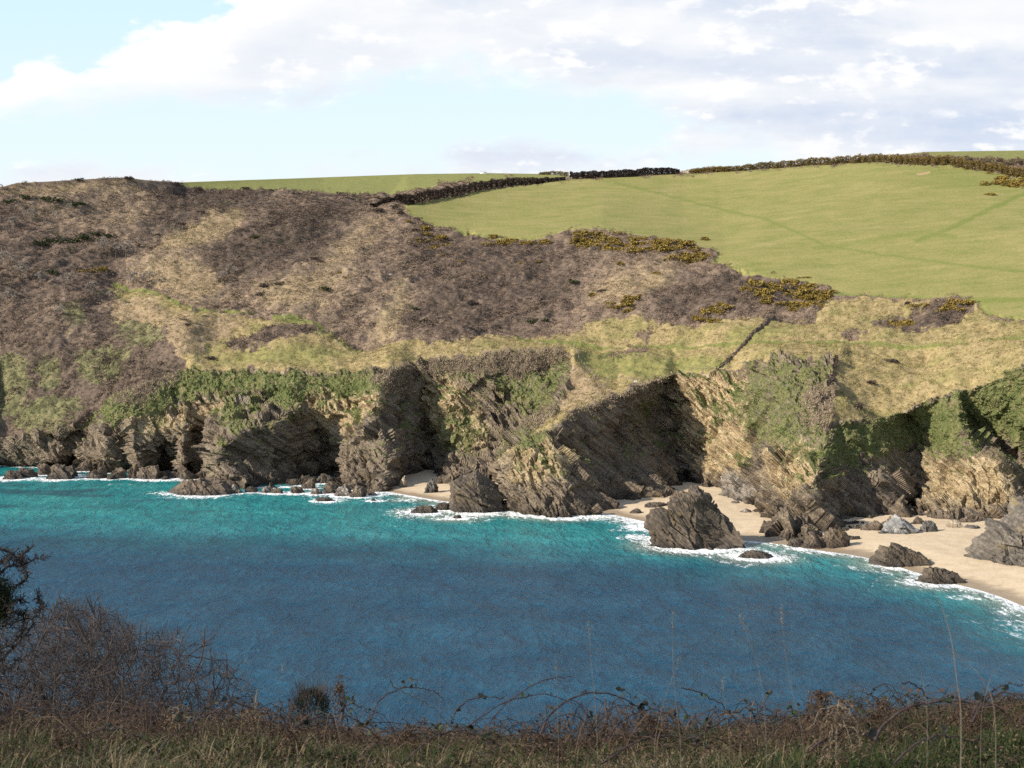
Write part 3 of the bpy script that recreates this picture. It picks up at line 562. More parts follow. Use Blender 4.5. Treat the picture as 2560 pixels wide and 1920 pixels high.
def sea_mat():
    t = NT('sea_water'); p = t.wpos(); A = t.attr
    big = t.noise(t.mapping(p, (0, 0, .25), (.02, .05, 1)), 1.0, 4, .6)
    w1 = t.noise(t.mapping(p, (0, 0, .3), (.11, .05, 1)), 1.0, 6, .66, .3)
    w2 = t.noise(t.mapping(p, (0, 0, -.25), (.55, .20, 1)), 1.0, 5, .68, .4)
    w3 = t.noise(t.mapping(p, (0, 0, .1), (1.6, 2.4, 1)), 1.0, 3, .6)
    tq = t.ramp(t.m('ADD', t.m('ADD', t.m('MULTIPLY', big, .4), t.m('MULTIPLY', w1, .3)), t.m('MULTIPLY', w2, .3)), [(.36, (.005, .125, .145)), (.5, (.012, .205, .215)), (.63, (.045, .31, .295))])  # wave noise paints ripple light and dark into the turquoise
    deep = t.ramp(t.m('ADD', t.m('ADD', t.m('MULTIPLY', big, .25), t.m('MULTIPLY', w1, .35)), t.m('MULTIPLY', w2, .4)), [(.38, (.004, .062, .118)), (.5, (.007, .096, .172)), (.62, (.020, .152, .240))])  # same painted ripple tones in the deep blue
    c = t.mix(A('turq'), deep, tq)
    c = t.mix(t.m('MULTIPLY', A('kelp'), .8), c, (.012, .055, .085))
    c = t.mix(t.m('MULTIPLY', A('shal'), .55), c, (.30, .25, .16))
    fn = t.m('ADD', t.m('MULTIPLY', w2, .55), t.m('MULTIPLY', w1, .45))
    ff = t.noise(t.mapping(p, (0, 0, .2), (.5, .24, 1)), 1.1, 7, .72, 1.0)
    fm = t.step(.47, .70, t.m('ADD', t.m('MULTIPLY', A('foam'), .60), t.m('MULTIPLY', t.m('SUBTRACT', ff, .36), 1.25)))
    fm = t.m('MULTIPLY', fm, t.step(.02, .16, A('foam')))
    cap = t.m('MULTIPLY', t.step(.735, .77, ff), t.m('MULTIPLY', t.step(.5, .7, w1), .8)); fm = t.m('MAXIMUM', fm, cap)
    c = t.mix(fm, c, (.86, .88, .88))
    h = t.m('ADD', t.m('ADD', t.m('MULTIPLY', w1, 3.4), t.m('MULTIPLY', w2, .65)), t.m('MULTIPLY', w3, .02))
    nr = t.bump(h, 1.0, 1.0)
    r = t.m('MULTIPLY_ADD', fm, .4, .30)
    return t.out(c, r, nr, .5, IOR=1.33)
M_SEA = sea_mat()
def shade_cloud():  # out of view, placed for the shadow it casts
    """unseen cumulus added up-sun of the bay, outlined to shade the near water and the clifftop"""
    bx = np.linspace(-1500, 3700, 90); by = np.interp(bx, SHX, SHY)
    d = depth_at_z(bx, by); fr = np.stack([(bx-CX)/FP*d, d], -1)
    fr[:, 1] += noise3(np.stack([bx/160, 0*bx, 0*bx], -1), 5)*12
    s = np.linspace(0, 1, 26)
    XY = fr[None]*(1-s[:, None, None])+np.stack([fr[:, 0]*1.6, np.full(len(bx), -260.)], -1)[None]*s[:, None, None]
    e = np.sin(np.pi*s)[:, None]**.6*np.sin(np.pi*np.linspace(0, 1, len(bx)))[None]**.6
    H = 1100.0; q = np.stack([XY[..., 0]/60, XY[..., 1]/60, 0*XY[..., 0]], -1)
    zt = H+e*(90+55*fbm(q, 3, 9)); zb = H-e*14*(1+noise3(q, 3))
    K = SUN[:2]/SUN[2]
    def lay(z): return np.stack([XY[..., 0]+K[0]*z, XY[..., 1]+K[1]*z, z], -1).reshape(-1, 3)
    V = np.vstack([lay(zt), lay(zb)]); n, m = zt.shape; i = np.arange(n*m).reshape(n, m)
    f = np.stack([i[:-1, :-1], i[:-1, 1:], i[1:, 1:], i[1:, :-1]], -1).reshape(-1, 4)
    t = NT('cloud'); df = t.n('ShaderNodeBsdfDiffuse', {'Color': (.95, .95, .95, 1)}); tr = t.n('ShaderNodeBsdfTranslucent', {'Color': (.9, .92, .95, 1)})
    mx = t.n('ShaderNodeMixShader', {0: .35, 1: df.outputs[0], 2: tr.outputs[0]})
    mx = t.n('ShaderNodeMixShader', {0: .60, 1: mx.outputs[0], 2: t.n('ShaderNodeBsdfTransparent').outputs[0]})   # thin cloud lets some sun through
    t.n('ShaderNodeOutputMaterial', {'Surface': mx.outputs[0]})
    tag(mesh_np('cloud', V, np.vstack([f, f[:, ::-1]+n*m]), t.mat), kind='structure')
shade_cloud()
# ------------------------------------------------------------------ plants on the headland
def dome(T, seed, s=.42, flat=.8, lean=(.35, .0), up=.0, thin=1.0):
    r = np.random.default_rng(seed); a = r.uniform(0, 2*np.pi, T); z = r.uniform(0, 1, T); q = np.sqrt(1-z*z)*r.uniform(.55, 1, T)
    c = np.stack([q*np.cos(a)+lean[0]*z, q*np.sin(a)+lean[1]*z, z*flat], -1)
    e1 = r.normal(size=(T, 3)); e1 /= np.linalg.norm(e1, axis=1, keepdims=True); e1[:, 2] += up; e1 /= np.linalg.norm(e1, axis=1, keepdims=True)
    e2 = np.cross(e1, r.normal(size=(T, 3))); e2 /= np.linalg.norm(e2, axis=1, keepdims=True)
    k = s*r.uniform(.6, 1.3, (T, 1))
    return np.stack([c-e1*k*.6-e2*k*.5*thin, c-e1*k*.6+e2*k*.5*thin, c+e1*k*.9], 1)
def clumps(name, pos, size, temps, mat, tint, zs=1.0, parent=None, tv=.14):
    N = len(pos); V = []; TI = []
    ch = rng.integers(0, len(temps), N); ang = rng.uniform(-.6, .6, N) if zs != 0 else np.zeros(N)
    for k, tp in enumerate(temps):
        m = ch == k; n = m.sum()
        if not n: continue
        c, s = np.cos(ang[m])[:, None, None], np.sin(ang[m])[:, None, None]
        v = tp[None]*size[m][:, None, None, None]
        w = np.stack([v[..., 0]*c-v[..., 1]*s, v[..., 0]*s+v[..., 1]*c, v[..., 2]*zs], -1)+pos[m][:, None, None]
        V.append(w.reshape(-1, 3)); TI.append(np.repeat(tint[m], tp.shape[0]*3)+np.repeat(rng.uniform(-tv, tv, n*tp.shape[0]), 3))
    V = np.vstack(V); TI = np.concatenate(TI); F = np.arange(len(V)).reshape(-1, 3)
    me = mesh_np(name, V, F, mat, False, {'tint': TI}, link=False)
    return child(name, me, parent)
ARE = np.linalg.norm(np.cross(np.gradient(P, axis=1), np.gradient(P, axis=0)), axis=-1)
EY = FY
def scatter(w, n):
    p = (np.maximum(w, 0)*ARE).ravel(); p = p/p.sum(); k = rng.choice(len(p), n, p=p)
    q = P.reshape(-1, 3)[k].copy(); q[:, :2] += rng.normal(0, .35, (n, 2)); return q, k
M_SCRUB = tinted('scrub_twigs', [(.06, (.055, .064, .026)), (.15, (.10, .100, .045)), (.20, (.084, .061, .049)), (.40, (.160, .118, .092)), (.60, (.265, .196, .139)), (.95, (.48, .37, .23))])
M_HEATH = tinted('dead_heath', [(.2, (.13, .098, .072)), (.5, (.265, .205, .15)), (.85, (.40, .325, .22))])
M_TUS = tinted('tussock_grass', [(.2, (.160, .142, .054)), (.5, (.305, .258, .108)), (.8, (.43, .365, .18))])
M_IVY = tinted('ivy_leaves', [(.12, (.044, .060, .020)), (.35, (.105, .135, .046)), (.6, (.190, .215, .082)), (.85, (.29, .26, .125))])
M_GORSE = tinted('gorse_leaves', [(.2, (.070, .058, .024)), (.5, (.155, .118, .044)), (.8, (.245, .178, .066))])
M_FLOWER = tinted('gorse_flowers', [(.2, (.24, .165, .035)), (.5, (.33, .225, .035)), (.8, (.43, .295, .045))])
M_EVER = tinted('evergreen_leaves', [(.2, (.016, .021, .012)), (.5, (.042, .052, .026)), (.85, (.105, .125, .05))])
M_TWIG = tinted('bare_twigs', [(.2, (.19, .16, .135)), (.5, (.32, .275, .23)), (.85, (.46, .40, .34))])
M_HEDGE = tinted('hedge_twigs', [(.2, (.035, .027, .024)), (.5, (.068, .052, .046)), (.9, (.145, .112, .09))])
M_BARK = simple('tree_bark', (.16, .135, .11), .3, 2.0)
wv = noise3(np.stack([P[..., 0]/30, P[..., 1]/30, P[..., 2]/30], -1), 201)
stk = noise3(np.stack([(P@np.array((.5, .8, .33)))/34, (P@np.array((-.86, .5, .0)))/5.0, P[..., 2]*0], -1), 203)
sw_ = G['scrub']*(.55+.9*np.clip(stk+.35, 0, 1))
q, k = scatter(sw_*(1-G['cliff'])*(1-smooth(.15, .5, G['path'])), 80000)
pat = fbm(np.stack([P[..., 0]/16, P[..., 1]/24, P[..., 2]/16], -1), 3, 211).ravel()[k]; pat2 = noise3(np.stack([P[..., 0]/60, P[..., 1]/80, P[..., 2]/60], -1), 213).ravel()[k]
tn = .44+.80*(G['tone'].ravel()[k]-.5)+.17*stk.ravel()[k]+.09*pat+.08*pat2+rng.normal(0, .035, len(k))
grn = rng.random(len(k)) < smooth(.42, .75, noise3(q/11+5, 215)+.25*smooth(-40, -160, q[:, 0]))*.8; tn[grn] = rng.uniform(-.05, .10, grn.sum())
tag(clumps('scrub', q-np.array((0, 0, .25)), rng.uniform(.5, 1.05, len(k))*(1+.35*stk.ravel()[k]), [dome(10, s, .5, .9, (.35, .2), .5, .7) for s in range(6)], M_SCRUB, tn, tv=.06), 'brown and purple leafless winter scrub covering the hillside above the cliffs', 'scrub', kind='stuff')
tw = np.clip(G['terr']+.12*G['brack'], 0, 1)*(1-.7*G['green'])*(1-G['path'])*(1-G['cliff'])
q2, k2 = scatter(sw_*(1-G['cliff'])*(1.15-G['tone'])*np.clip(.2+1.6*noise3(np.stack([P[..., 0]/22, P[..., 1]/30, P[..., 2]/22], -1), 217), 0, 1), 3600)
tag(clumps('thorn_scrub', q2-np.array((0, 0, .3)), rng.uniform(1.0, 2.1, len(k2)), [dome(26, 70+s, .34, 1.0, (.3, .15), .4, .7) for s in range(5)], M_SCRUB, np.clip(.42+.5*(G['tone'].ravel()[k2]-.5)+.2*stk.ravel()[k2]+rng.normal(0, .1, len(k2)), .22, 1)), 'taller rounded thorn clumps rising out of the winter scrub on the hillside', 'scrub', kind='stuff')
q, k = scatter(tw, 26000)
tn = .45+.22*wv.ravel()[k]+rng.normal(0, .14, len(k))-.18*G['brack'].ravel()[k]
tag(clumps('tussock_grass', q-np.array((0, 0, .1)), rng.uniform(.35, .8, len(k)), [dome(7, 20+s, .62, .8, (.5, .1), .6, .5) for s in range(4)], M_TUS, tn), 'pale straw coloured tussock grass on the terraces above the cliff edge', 'grass', kind='stuff')
vst = noise3(np.stack([P[..., 0]/4.5, P[..., 1]/7, P[..., 2]/16], -1), 207)
iw = np.maximum(np.clip(G['ivy'], 0, 1)*np.clip(.10+2.2*vst, 0, 1)*G['cliff'], G['ivyl']*np.clip(-.1+2.*vst, 0, 1)*.42)
q, k = scatter(iw, 11000)
tn = .52+.34*vst.ravel()[k]+.30*wv.ravel()[k]+rng.normal(0, .1, len(k))
tag(clumps('ivy', q, rng.uniform(.25, .9, len(k)), [dome(9, 30+s, .5, .7, (.1, -.2), .3, .6) for s in range(5)], M_IVY, tn), 'green ivy and turf hanging over the cliff tops and ledges', 'ivy', kind='stuff')
hw = np.clip(G['heath'], 0, 1)*G['cliff']
q, k = scatter(hw, 10000)
tn = .66+.3*vst.ravel()[k]+rng.normal(0, .08, len(k))
tag(clumps('heather', q, rng.uniform(.4, 1.0, len(k)), [dome(9, 40+s, .55, .8, (.3, -.1), .4, .6) for s in range(4)], M_HEATH, tn), 'grey brown dead heath growing along the cliff brink', 'heath', kind='stuff')
def inpoly(P_, n):
    a = np.array(P_, float); out = []
    while len(out) < n:
        x, y = rng.uniform(a[:, 0].min(), a[:, 0].max()), rng.uniform(a[:, 1].min(), a[:, 1].max()); c = False
        for i in range(len(a)):
            (xa, ya), (xb, yb) = a[i], a[(i+1) % len(a)]
            if (ya < y) != (yb < y) and x < xa+(y-ya)*(xb-xa)/(yb-ya): c = not c
        if c: out.append((x, y))
    return out
# gorse: a leafy bush with its own flowers as a part
def gorse_variant(seed, fl):
    N = 9; r = np.random.default_rng(seed)
    c = np.stack([r.normal(0, .75, N), r.normal(0, .6, N), r.uniform(-.1, .35, N)], -1); s = r.uniform(.55, .95, N)
    f = [dome(26, seed*31+i, .42, .95, (.15, 0))*s[i]+c[i] for i in range(N)]
    g = [dome(int(26*fl), seed*53+i, .26, 1.05, (.15, 0))*s[i]*1.06+c[i] for i in range(N)]
    V = np.concatenate(f+g).reshape(-1, 3); nf_ = sum(len(x) for x in f); n_ = len(V)//3
    return mesh_np('gorse_bush', V, np.arange(len(V)).reshape(-1, 3), [M_GORSE, M_FLOWER], False, {'tint': np.repeat(r.uniform(.1, .9, n_), 3)}, (np.arange(n_) >= nf_).astype(int), link=False)
GV = [gorse_variant(300+i, f) for i, f in enumerate((.8, 1.1, .6, .9))]
def gorse(x, y, s, label, group=None):
    p, _ = ground(x, y); me = GV[rng.integers(0, len(GV))]
    o = bpy.data.objects.new('gorse_bush', me); COL.objects.link(o); o.location = p-np.array((0, 0, .25*s)); o.scale = (s*1.1, s, s*rng.uniform(.6, .95)); o.rotation_euler = (0, 0, rng.uniform(-.5, .5))
    tag(o, label, 'gorse', group)
for P_, n, s0, s1, lab, grp in (
    ([(1185,512),(1225,500),(1290,494),(1350,508),(1430,518),(1490,535),(1540,548),(1520,565),(1440,556),(1330,552),(1260,545),(1240,520)], 78, 1.5, 2.6, 'yellow flowering gorse bush in the large dense patch below the green field', 'gorse in the large patch at the field edge'),
    ([(900,494),(930,492),(985,500),(975,515),(940,535),(900,530)], 15, 1.3, 2.1, 'yellow gorse bush near the left corner of the field edge, below the hedge', 'gorse at the left corner of the field'),
    ([(1045,518),(1070,513),(1130,520),(1180,514),(1190,522),(1120,530),(1060,532)], 16, 1.2, 2.0, 'gorse bush in the low line along the bottom edge of the field', 'gorse along the bottom edge of the field'),
    ([(1600,628),(1700,615),(1785,628),(1795,648),(1740,678),(1690,680),(1650,660)], 40, 1.3, 2.3, 'rusty gorse bush on the pointed end of the scrub slope', 'gorse on the scrub point'),
    ([(1505,690),(1560,655),(1580,668),(1545,705),(1515,706)], 14, 1.2, 1.9, 'gorse bush at the lower edge of the scrub, left of the bank', 'gorse at the lower scrub edge'),
    ([(1300,672),(1340,650),(1395,645),(1385,668),(1330,682)], 13, 1.1, 1.8, 'gorse bush low on the brown slope above the terrace path', 'gorse above the terrace path'),
    ([(2125,400),(2170,384),(2225,374),(2240,395),(2200,408),(2150,408)], 20, 1.6, 2.8, 'dark gorse bush in the clump at the right edge of the field', 'gorse clump at the right of the field'),
    ([(1925,698),(1945,678),(1990,685),(1980,697),(1950,702)], 9, 1.1, 1.8, 'bright yellow gorse bush inside the purple thicket on the right', 'gorse in the right thicket'),
    ([(2030,660),(2070,644),(2105,655),(2080,668)], 9, 1.2, 1.9, 'brownish gorse bush crowning the thicket at the field bottom', 'gorse crowning the right thicket'),
    ([(172,584),(235,578),(236,588),(180,588)], 9, 1.0, 1.7, 'yellow gorse bush in the short row at the upper end of the green path', 'gorse by the upper path end')):
    for (x, y) in inpoly(P_, n): gorse(x, y, rng.uniform(s0, s1)*1.2, lab, grp)
for x, y, s, lab in ((1523,518,2.0,'lone gorse bush standing out in the field right of the large patch'),(2142,420,2.2,'lone dark gorse bush in the field below the right-hand clump'),(1735,600,1.3,'small gorse bush on the field edge above the scrub point'),(1985,655,2.0,'round brown gorse bush on the field bottom left of the thicket'),
    (757,600,1.8,'bright gorse bush halfway down the brown slope left of centre'),(735,590,1.3,'small gorse bush beside the bright one left of centre'),(1280,637,1.6,'yellow gorse bush among dark bushes above the terrace'),(1166,570,1.2,'small gorse bush with a few flowers in the grey scrub below the field'),
    (1045,602,1.3,'gorse bush in the grey scrub in the middle of the slope'),(1000,575,1.1,'tiny gorse bush in the upper grey scrub'),(960,555,1.3,'gorse bush just under the field corner patch'),(1130,570,1.1,'pale gorse bush beneath the bottom line of gorse'),(885,492,1.3,'gorse bush nearest the dark hollow at the field corner'),(1340,575,1.6,'gorse bush straying below the large patch'),(1420,590,1.3,'gorse bush on the grey slope below the large patch'),(2090,366,2.2,'dark gorse bush out in front of the far right hedge'),(2140,374,1.6,'small dark gorse bush right of the other one before the far hedge')):
    gorse(x, y, s, lab)
# rounded evergreen bushes
def bush_variant(seed, mat, name):
    r = np.random.default_rng(seed); N = 10; c = np.stack([r.normal(0, .55, N), r.normal(0, .5, N), r.uniform(-.1, .55, N)], -1)
    V = np.concatenate([dome(34, seed*7+i, .36, 1.0, (.12, 0))*r.uniform(.4, .7)+c[i] for i in range(N)]).reshape(-1, 3)
    return mesh_np(name, V, np.arange(len(V)).reshape(-1, 3), mat, False, {'tint': np.repeat(np.clip(r.uniform(.0, 1, len(V)//3), 0, 1), 3)}, link=False)
EV = [bush_variant(400+i, M_EVER, 'evergreen_bush') for i in range(3)]; PV = [bush_variant(420+i, M_HEDGE, 'thorn_bush') for i in range(3)]
def bush(x, y, s, lab, kind=0, group=None):
    me = (EV if kind == 0 else PV)[rng.integers(0, 3)]; p, _ = ground(x, y)
    o = bpy.data.objects.new(me.name.split('.')[0], me); COL.objects.link(o); o.location = p-np.array((0, 0, .2*s)); o.scale = (s*1.15, s, s*.85); o.rotation_euler = (0, 0, rng.uniform(0, 6))
    tag(o, lab, 'bush', group)
g = 'dark evergreens on the left hillside'
for x, y, s in ((92,527,3.4),(112,520,3.2),(135,522,3.6),(160,512,3.2),(182,507,3.4),(205,502,3.0),(236,508,3.0),(212,512,2.6)): bush(x, y, s, 'dark green bush in the diagonal row of evergreens on the left slope', 0, g)
for x, y, s in ((20,440,3.0),(60,432,3.2),(100,436,3.4),(128,442,3.0),(158,446,2.8),(175,440,2.4)): bush(x, y, s, 'dark bush in the upper left group below the skyline', 0, 'dark bushes under the left skyline')
for x, y, s, k_, lab in ((110,588,2.4,0,'green bush right of the bare trees at the left edge'),(340,500,2.4,1,'grey thorn bush on the left rim of the straw patch'),(390,475,2.0,1,'thorn bush on top of the straw patch'),(435,460,2.0,1,'thorn bush at the upper right of the straw patch'),
    (556,515,2.3,0,'green ivy bush standing on the dark slope'),(562,540,2.2,0,'second ivy bush lower on the dark slope'),(576,630,2.6,1,'dark thorn bush above the path junction'),(598,620,2.6,1,'dark thorn bush in the hollow above the path'),(555,645,2.4,1,'dark thorn bush next to the path'),
    (700,632,2.4,0,'green bush above the dead white tree'),(680,560,1.8,1,'thorn bush on the left middle slope'),(1240,600,2.6,0,'dark windswept evergreen high in the centre of the slope'),(1022,645,2.6,1,'black round thorn bush in the centre of the slope'),(1000,628,2.2,1,'dark thorn bush just above the black round one'),
    (882,603,1.9,1,'small dark bush near the gull'),(895,665,2.2,0,'green bramble bush low in the centre'),(915,690,2.2,0,'green bush below the bramble bush'),(1175,640,2.3,0,'bright green bush on the right centre slope'),(1150,690,2.2,0,'green bush low on the slope above the terrace'),(1175,688,2.0,0,'dark green bush right beside the low green one'),(1300,635,2.0,1,'dark bush right of the yellow gorse above the terrace'),
    (400,700,1.6,1,'small dark thorn bush on the bracken slope'),(405,712,1.4,1,'second small thorn bush on the bracken slope'),(455,770,2.0,1,'grey thorn bush on the lower terrace'),(1960,652,1.6,1,'small thorn bush by the field bottom'),(1690,690,1.8,1,'thorn bush at the top of the bank'),(1850,880,2.0,1,'low dark bush on the straw slope above the right cliffs'),(1928,775,2.2,1,'brown bush high on the straw slope'),(1880,830,1.8,1,'brown bush in the middle of the straw slope'),
    (430,405,2.6,1,'thorn bush on the edge of the far field, at left'),(532,411,2.6,1,'thorn bush at the middle of the far field edge'),(585,414,2.6,1,'thorn bush right of the middle of the far field edge'),(735,419,2.8,1,'pale thorn bush near the right of the far field edge'),(275,386,2.6,1,'bush on the highest point of the left skyline'),(170,388,2.2,0,'dark bush on the left skyline'),(380,400,2.8,1,'dark bush where the far field begins'),
    (835,445,3.6,1,'dark thorn bush in the hollow at the field corner'),(815,458,3.0,1,'black thorn bush left of the hollow'),(862,470,2.6,1,'thorn bush below the field corner'),(850,452,3.0,1,'thorn bush pressed against the field corner'),(905,480,2.2,1,'thorn bush along the field edge by the corner'),(895,505,2.2,1,'dark thorn bush left of the corner gorse')):
    bush(x, y, s, lab, k_)
# bare trees
def tree_variant(seed, h=6.0):
    r = np.random.default_rng(seed); segs = []; tips = []
    def grow(p, d, l, rad, lv):
        q = p+d*l; segs.append((p, q, rad, rad*.65)) 
        if lv == 0: tips.append((q, d)); return
        for _ in range(3 if lv > 1 else 4):
            e = d+r.normal(0, .55, 3); e[2] += .15; e /= np.linalg.norm(e); grow(q, e, l*r.uniform(.6, .8), rad*.6, lv-1)
    grow(np.zeros(3), np.array((.06, 0, 1.0)), h*.28, .13, 4)
    V, F = tube_segs([s for s in segs if s[2] > .03], 4); tm = mesh_np('trunk', V, F, M_BARK, True, link=False)
    T = []
    for q, d in tips:
        for _ in range(9):
            e = d+r.normal(0, .6, 3); e /= np.linalg.norm(e); s_ = np.cross(e, r.normal(size=3)); s_ /= np.linalg.norm(s_); l = r.uniform(.4, .95)
            T.append([q-s_*.05, q+s_*.05, q+e*l])
    V = np.array(T).reshape(-1, 3); cm = mesh_np('crown', V, np.arange(len(V)).reshape(-1, 3), M_TWIG, False, {'tint': np.repeat(r.uniform(.2, .9, len(T)), 3)}, link=False)
    return tm, cm
def tube_segs(S, n=4):
    V = []; F = []
    for p, q, r0, r1 in S:
        d = q-p; d = d/(np.linalg.norm(d)+1e-9); a = np.cross(d, (0.3, .9, .2)); a /= np.linalg.norm(a)+1e-9; b = np.cross(d, a); k = len(V)
        for c, r_ in ((p, r0), (q, r1)):
            for i in range(n): V.append(c+r_*(a*math.cos(2*math.pi*i/n)+b*math.sin(2*math.pi*i/n)))
        for i in range(n): F.append((k+i, k+(i+1) % n, k+n+(i+1) % n, k+n+i))
    return np.array(V), np.array(F)
TV = [tree_variant(500+i) for i in range(3)]
for x, y, h, lab in ((15,575,9,'bare grey tree at the very left edge of the hillside'),(48,598,8.5,'bare tree second from the left edge, beside the gorse row'),(88,612,8,'pale bare tree left of the upper path end'),(30,505,8.5,'bare tree on the left edge under the dark bushes'),(62,478,7,'thin bare tree below the upper left bushes'),(15,640,8,'bare tree low at the left edge'),(120,470,6,'small bare tree above the evergreen row'),(150,455,5.5,'small pale tree near the upper left group'),
    (222,545,9,'broad bare pale tree right of the evergreens'),(272,552,10,'tallest bare tree right of the evergreens'),(250,545,8,'bare tree between the broad and the tallest tree'),(296,610,8,'bare tree at the top end of the green path'),(325,605,6,'small bare tree right of the one at the path end'),(480,605,7,'pale bare tree alone in the brown slope'),(500,590,6,'small pale tree behind the lone one on the slope'),(200,640,8,'pale bare tree on the steep left slope'),(240,655,7,'bare tree lower on the steep left slope'),(140,625,8,'bare tree in the middle of the steep left slope'),(350,408,5,'small bare tree near the left skyline'),(130,690,6,'bare tree in the lowest scrub on the left slope'),(420,690,4,'tiny bare tree on the bracken slope')):
    tm, cm = TV[rng.integers(0, 3)]; p, _ = ground(x, y); o = empty('bare_tree', p-np.array((0, 0, .3)), rng.uniform(0, 6), h/5.0)
    child('trunk', tm, o); child('crown', cm, o); tag(o, lab, 'tree')
# hedges, banks
def hedge(name, pl, wid, mat, lab, cat, n, tn0=.35, flowers=None, dn=(0, 0), s=.9):
    d = np.array(dens(pl, 3.0)); base = np.array([ground(x, y)[0] for x, y, _ in d]); hm = d[:, 2]/FP*base[:, 1]
    k = rng.integers(0, len(d)-1, n); f = rng.uniform(0, 1, n)[:, None]
    b = base[k]*(1-f)+base[k+1]*f; hh = hm[k]; bump = 1+.25*noise3(np.stack([b[:, 0]/5, b[:, 1]/5, b[:, 2]*0], -1), 11)
    b[:, 1] += rng.uniform(.2, wid, n); zz = rng.uniform(0, 1, n)**.8; b[:, 2] += zz*hh*bump-.3*s
    o = empty(name, base[len(base)//2])
    me = clumps('foliage', b-base[len(base)//2], rng.uniform(.5, 1.0, n)*s, [dome(11, 60+i, .5, .9, (.1, 0)) for i in range(4)], mat, tn0+.25*rng.normal(0, .4, n)+.25*zz, parent=o)
    if flowers:
        j = rng.random(n) < flowers; clumps('flowers', (b-base[len(base)//2]+np.array((0, -.3, .3)))[j], np.full(j.sum(), s*.7), [dome(6, 80+i, .45, .9) for i in range(3)], M_FLOWER, rng.uniform(.1, .8, j.sum()), parent=o)
    return tag(o, lab, cat)
hedge('hedge', [(800,450,9),(840,446,16),(880,445,24),(960,429,24),(1080,406,19),(1150,397,15),(1195,392,8),(1222,389,6)], 3.0, M_HEDGE, 'long dark leafless hedge curving between the near and the far field', 'hedge', 9500, .28, s=.7)
hedge('hedge', [(1231,388,15),(1300,385,16),(1400,380,16),(1445,378,15),(1468,377,9)], 3.0, M_HEDGE, 'straight dark hedge on the skyline right of the gate', 'hedge', 7500, .28, s=.7)
hedge('hedge', [(1490,376,10),(1540,373,12),(1600,369,13),(1700,362,16),(1800,355,17),(1900,351,18),(1960,354,18),(2050,361,20),(2140,372,22),(2230,384,24)], 7.0, M_GORSE, 'long gorse grown hedge closing the top of the green field at right', 'hedge', 9500, .5, .13, s=.85)
hedge('hedge', [(1930,341,9),(2000,346,12),(2100,353,14),(2230,362,17)], 6.0, M_SCRUB, 'upper brown hedge behind the gorse hedge below the topmost field', 'hedge', 3200, .35, s=.8)
hedge('hedge', [(1165,377.5,5),(1195,377.5,8),(1228,380,9)], 4.0, M_GORSE, 'short dark gorse hedge on the skyline left of the gate', 'hedge', 500, .4)
hedge('hedge', [(1808,776,10),(1804,800,11),(1800,832,11),(1793,862,10),(1778,880,9)], 2.0, M_HEDGE, 'brown hedge running down beside the straw slope to the cliff edge', 'hedge', 900, .5, s=.7)
hedge('hedge', [(1480,373,5),(1515,371,9),(1545,370,11),(1575,369,8)], 5.0, M_TWIG, 'pale domed thicket on the skyline right of the straight hedge', 'thicket', 420, .5, s=1.2)
def bank():
    pl = dens([(1672,688),(1645,712),(1618,738),(1588,768),(1556,798)], 3.0); B = np.array([ground(x, y)[0] for x, y in pl])
    V = []; F = []; prof = ((-1.0, -.5), (-.6, .6), (-.3, .95), (.3, .9), (.6, .55), (1.0, -.5)); d = np.gradient(B, axis=0); n_ = np.stack([d[:, 1], -d[:, 0], 0*d[:, 0]], -1); n_ /= np.linalg.norm(n_, axis=1, keepdims=True)
    for i, b in enumerate(B):
        for (o_, z_) in prof: V.append(b+n_[i]*o_*(1+.15*random.random())+np.array((0, 0, z_*(.8+.5*random.random()))))
    m = len(prof)
    for i in range(len(B)-1):
        for j in range(m-1): F.append((i*m+j, i*m+j+1, (i+1)*m+j+1, (i+1)*m+j))
    c = B[len(B)//2]; o = empty('field_bank', c)
    child('bank', mesh_np('bank', np.array(V)-c, F, simple('bank_earth', (.13, .10, .075), .5, .8), False, link=False), o)
    k = rng.integers(0, len(B), 420); q = B[k]+rng.normal(0, .4, (420, 3))+np.array((0, 0, .55)); clumps('scrub', q-c, rng.uniform(.2, .42, 420), [dome(9, 90, .5)], M_HEDGE, rng.uniform(.1, .9, 420), parent=o)
    tag(o, 'straight overgrown stone bank climbing from the cliff edge to the scrub point', 'bank')
bank()
# ------------------------------------------------------------------ fence, sign, gate, feeder, dead tree, gull
def box(V, F, c, s):
    k = len(V); x, y, z = s[0]/2, s[1]/2, s[2]/2
    for a in (-x, x):
        for b in (-y, y):
            for d in (-z, z): V.append((c[0]+a, c[1]+b, c[2]+d))
    for f in ((0,1,3,2),(4,6,7,5),(0,4,5,1),(2,3,7,6),(0,2,6,4),(1,5,7,3)): F.append(tuple(k+i for i in f))
def boxes(name, L_, mat, parent=None):
    V = []; F = []
    for c, s in L_: box(V, F, c, s)
    return child(name, mesh_np(name, V, F, mat, False, link=False), parent)
M_POST = simple('weathered_post', (.42, .38, .33), .25, 3.0); M_WHITE = simple('white_paint', (.80, .80, .78), .06, 2.0, .6); M_WIRE = simple('wire', (.22, .22, .22), .1, 2.0, .5)
M_DARKP = simple('dark_lettering', (.05, .05, .05), .1, 2.0, .6); M_METAL = simple('galvanised_metal', (.45, .47, .50), .15, 2.0, .45, .5)
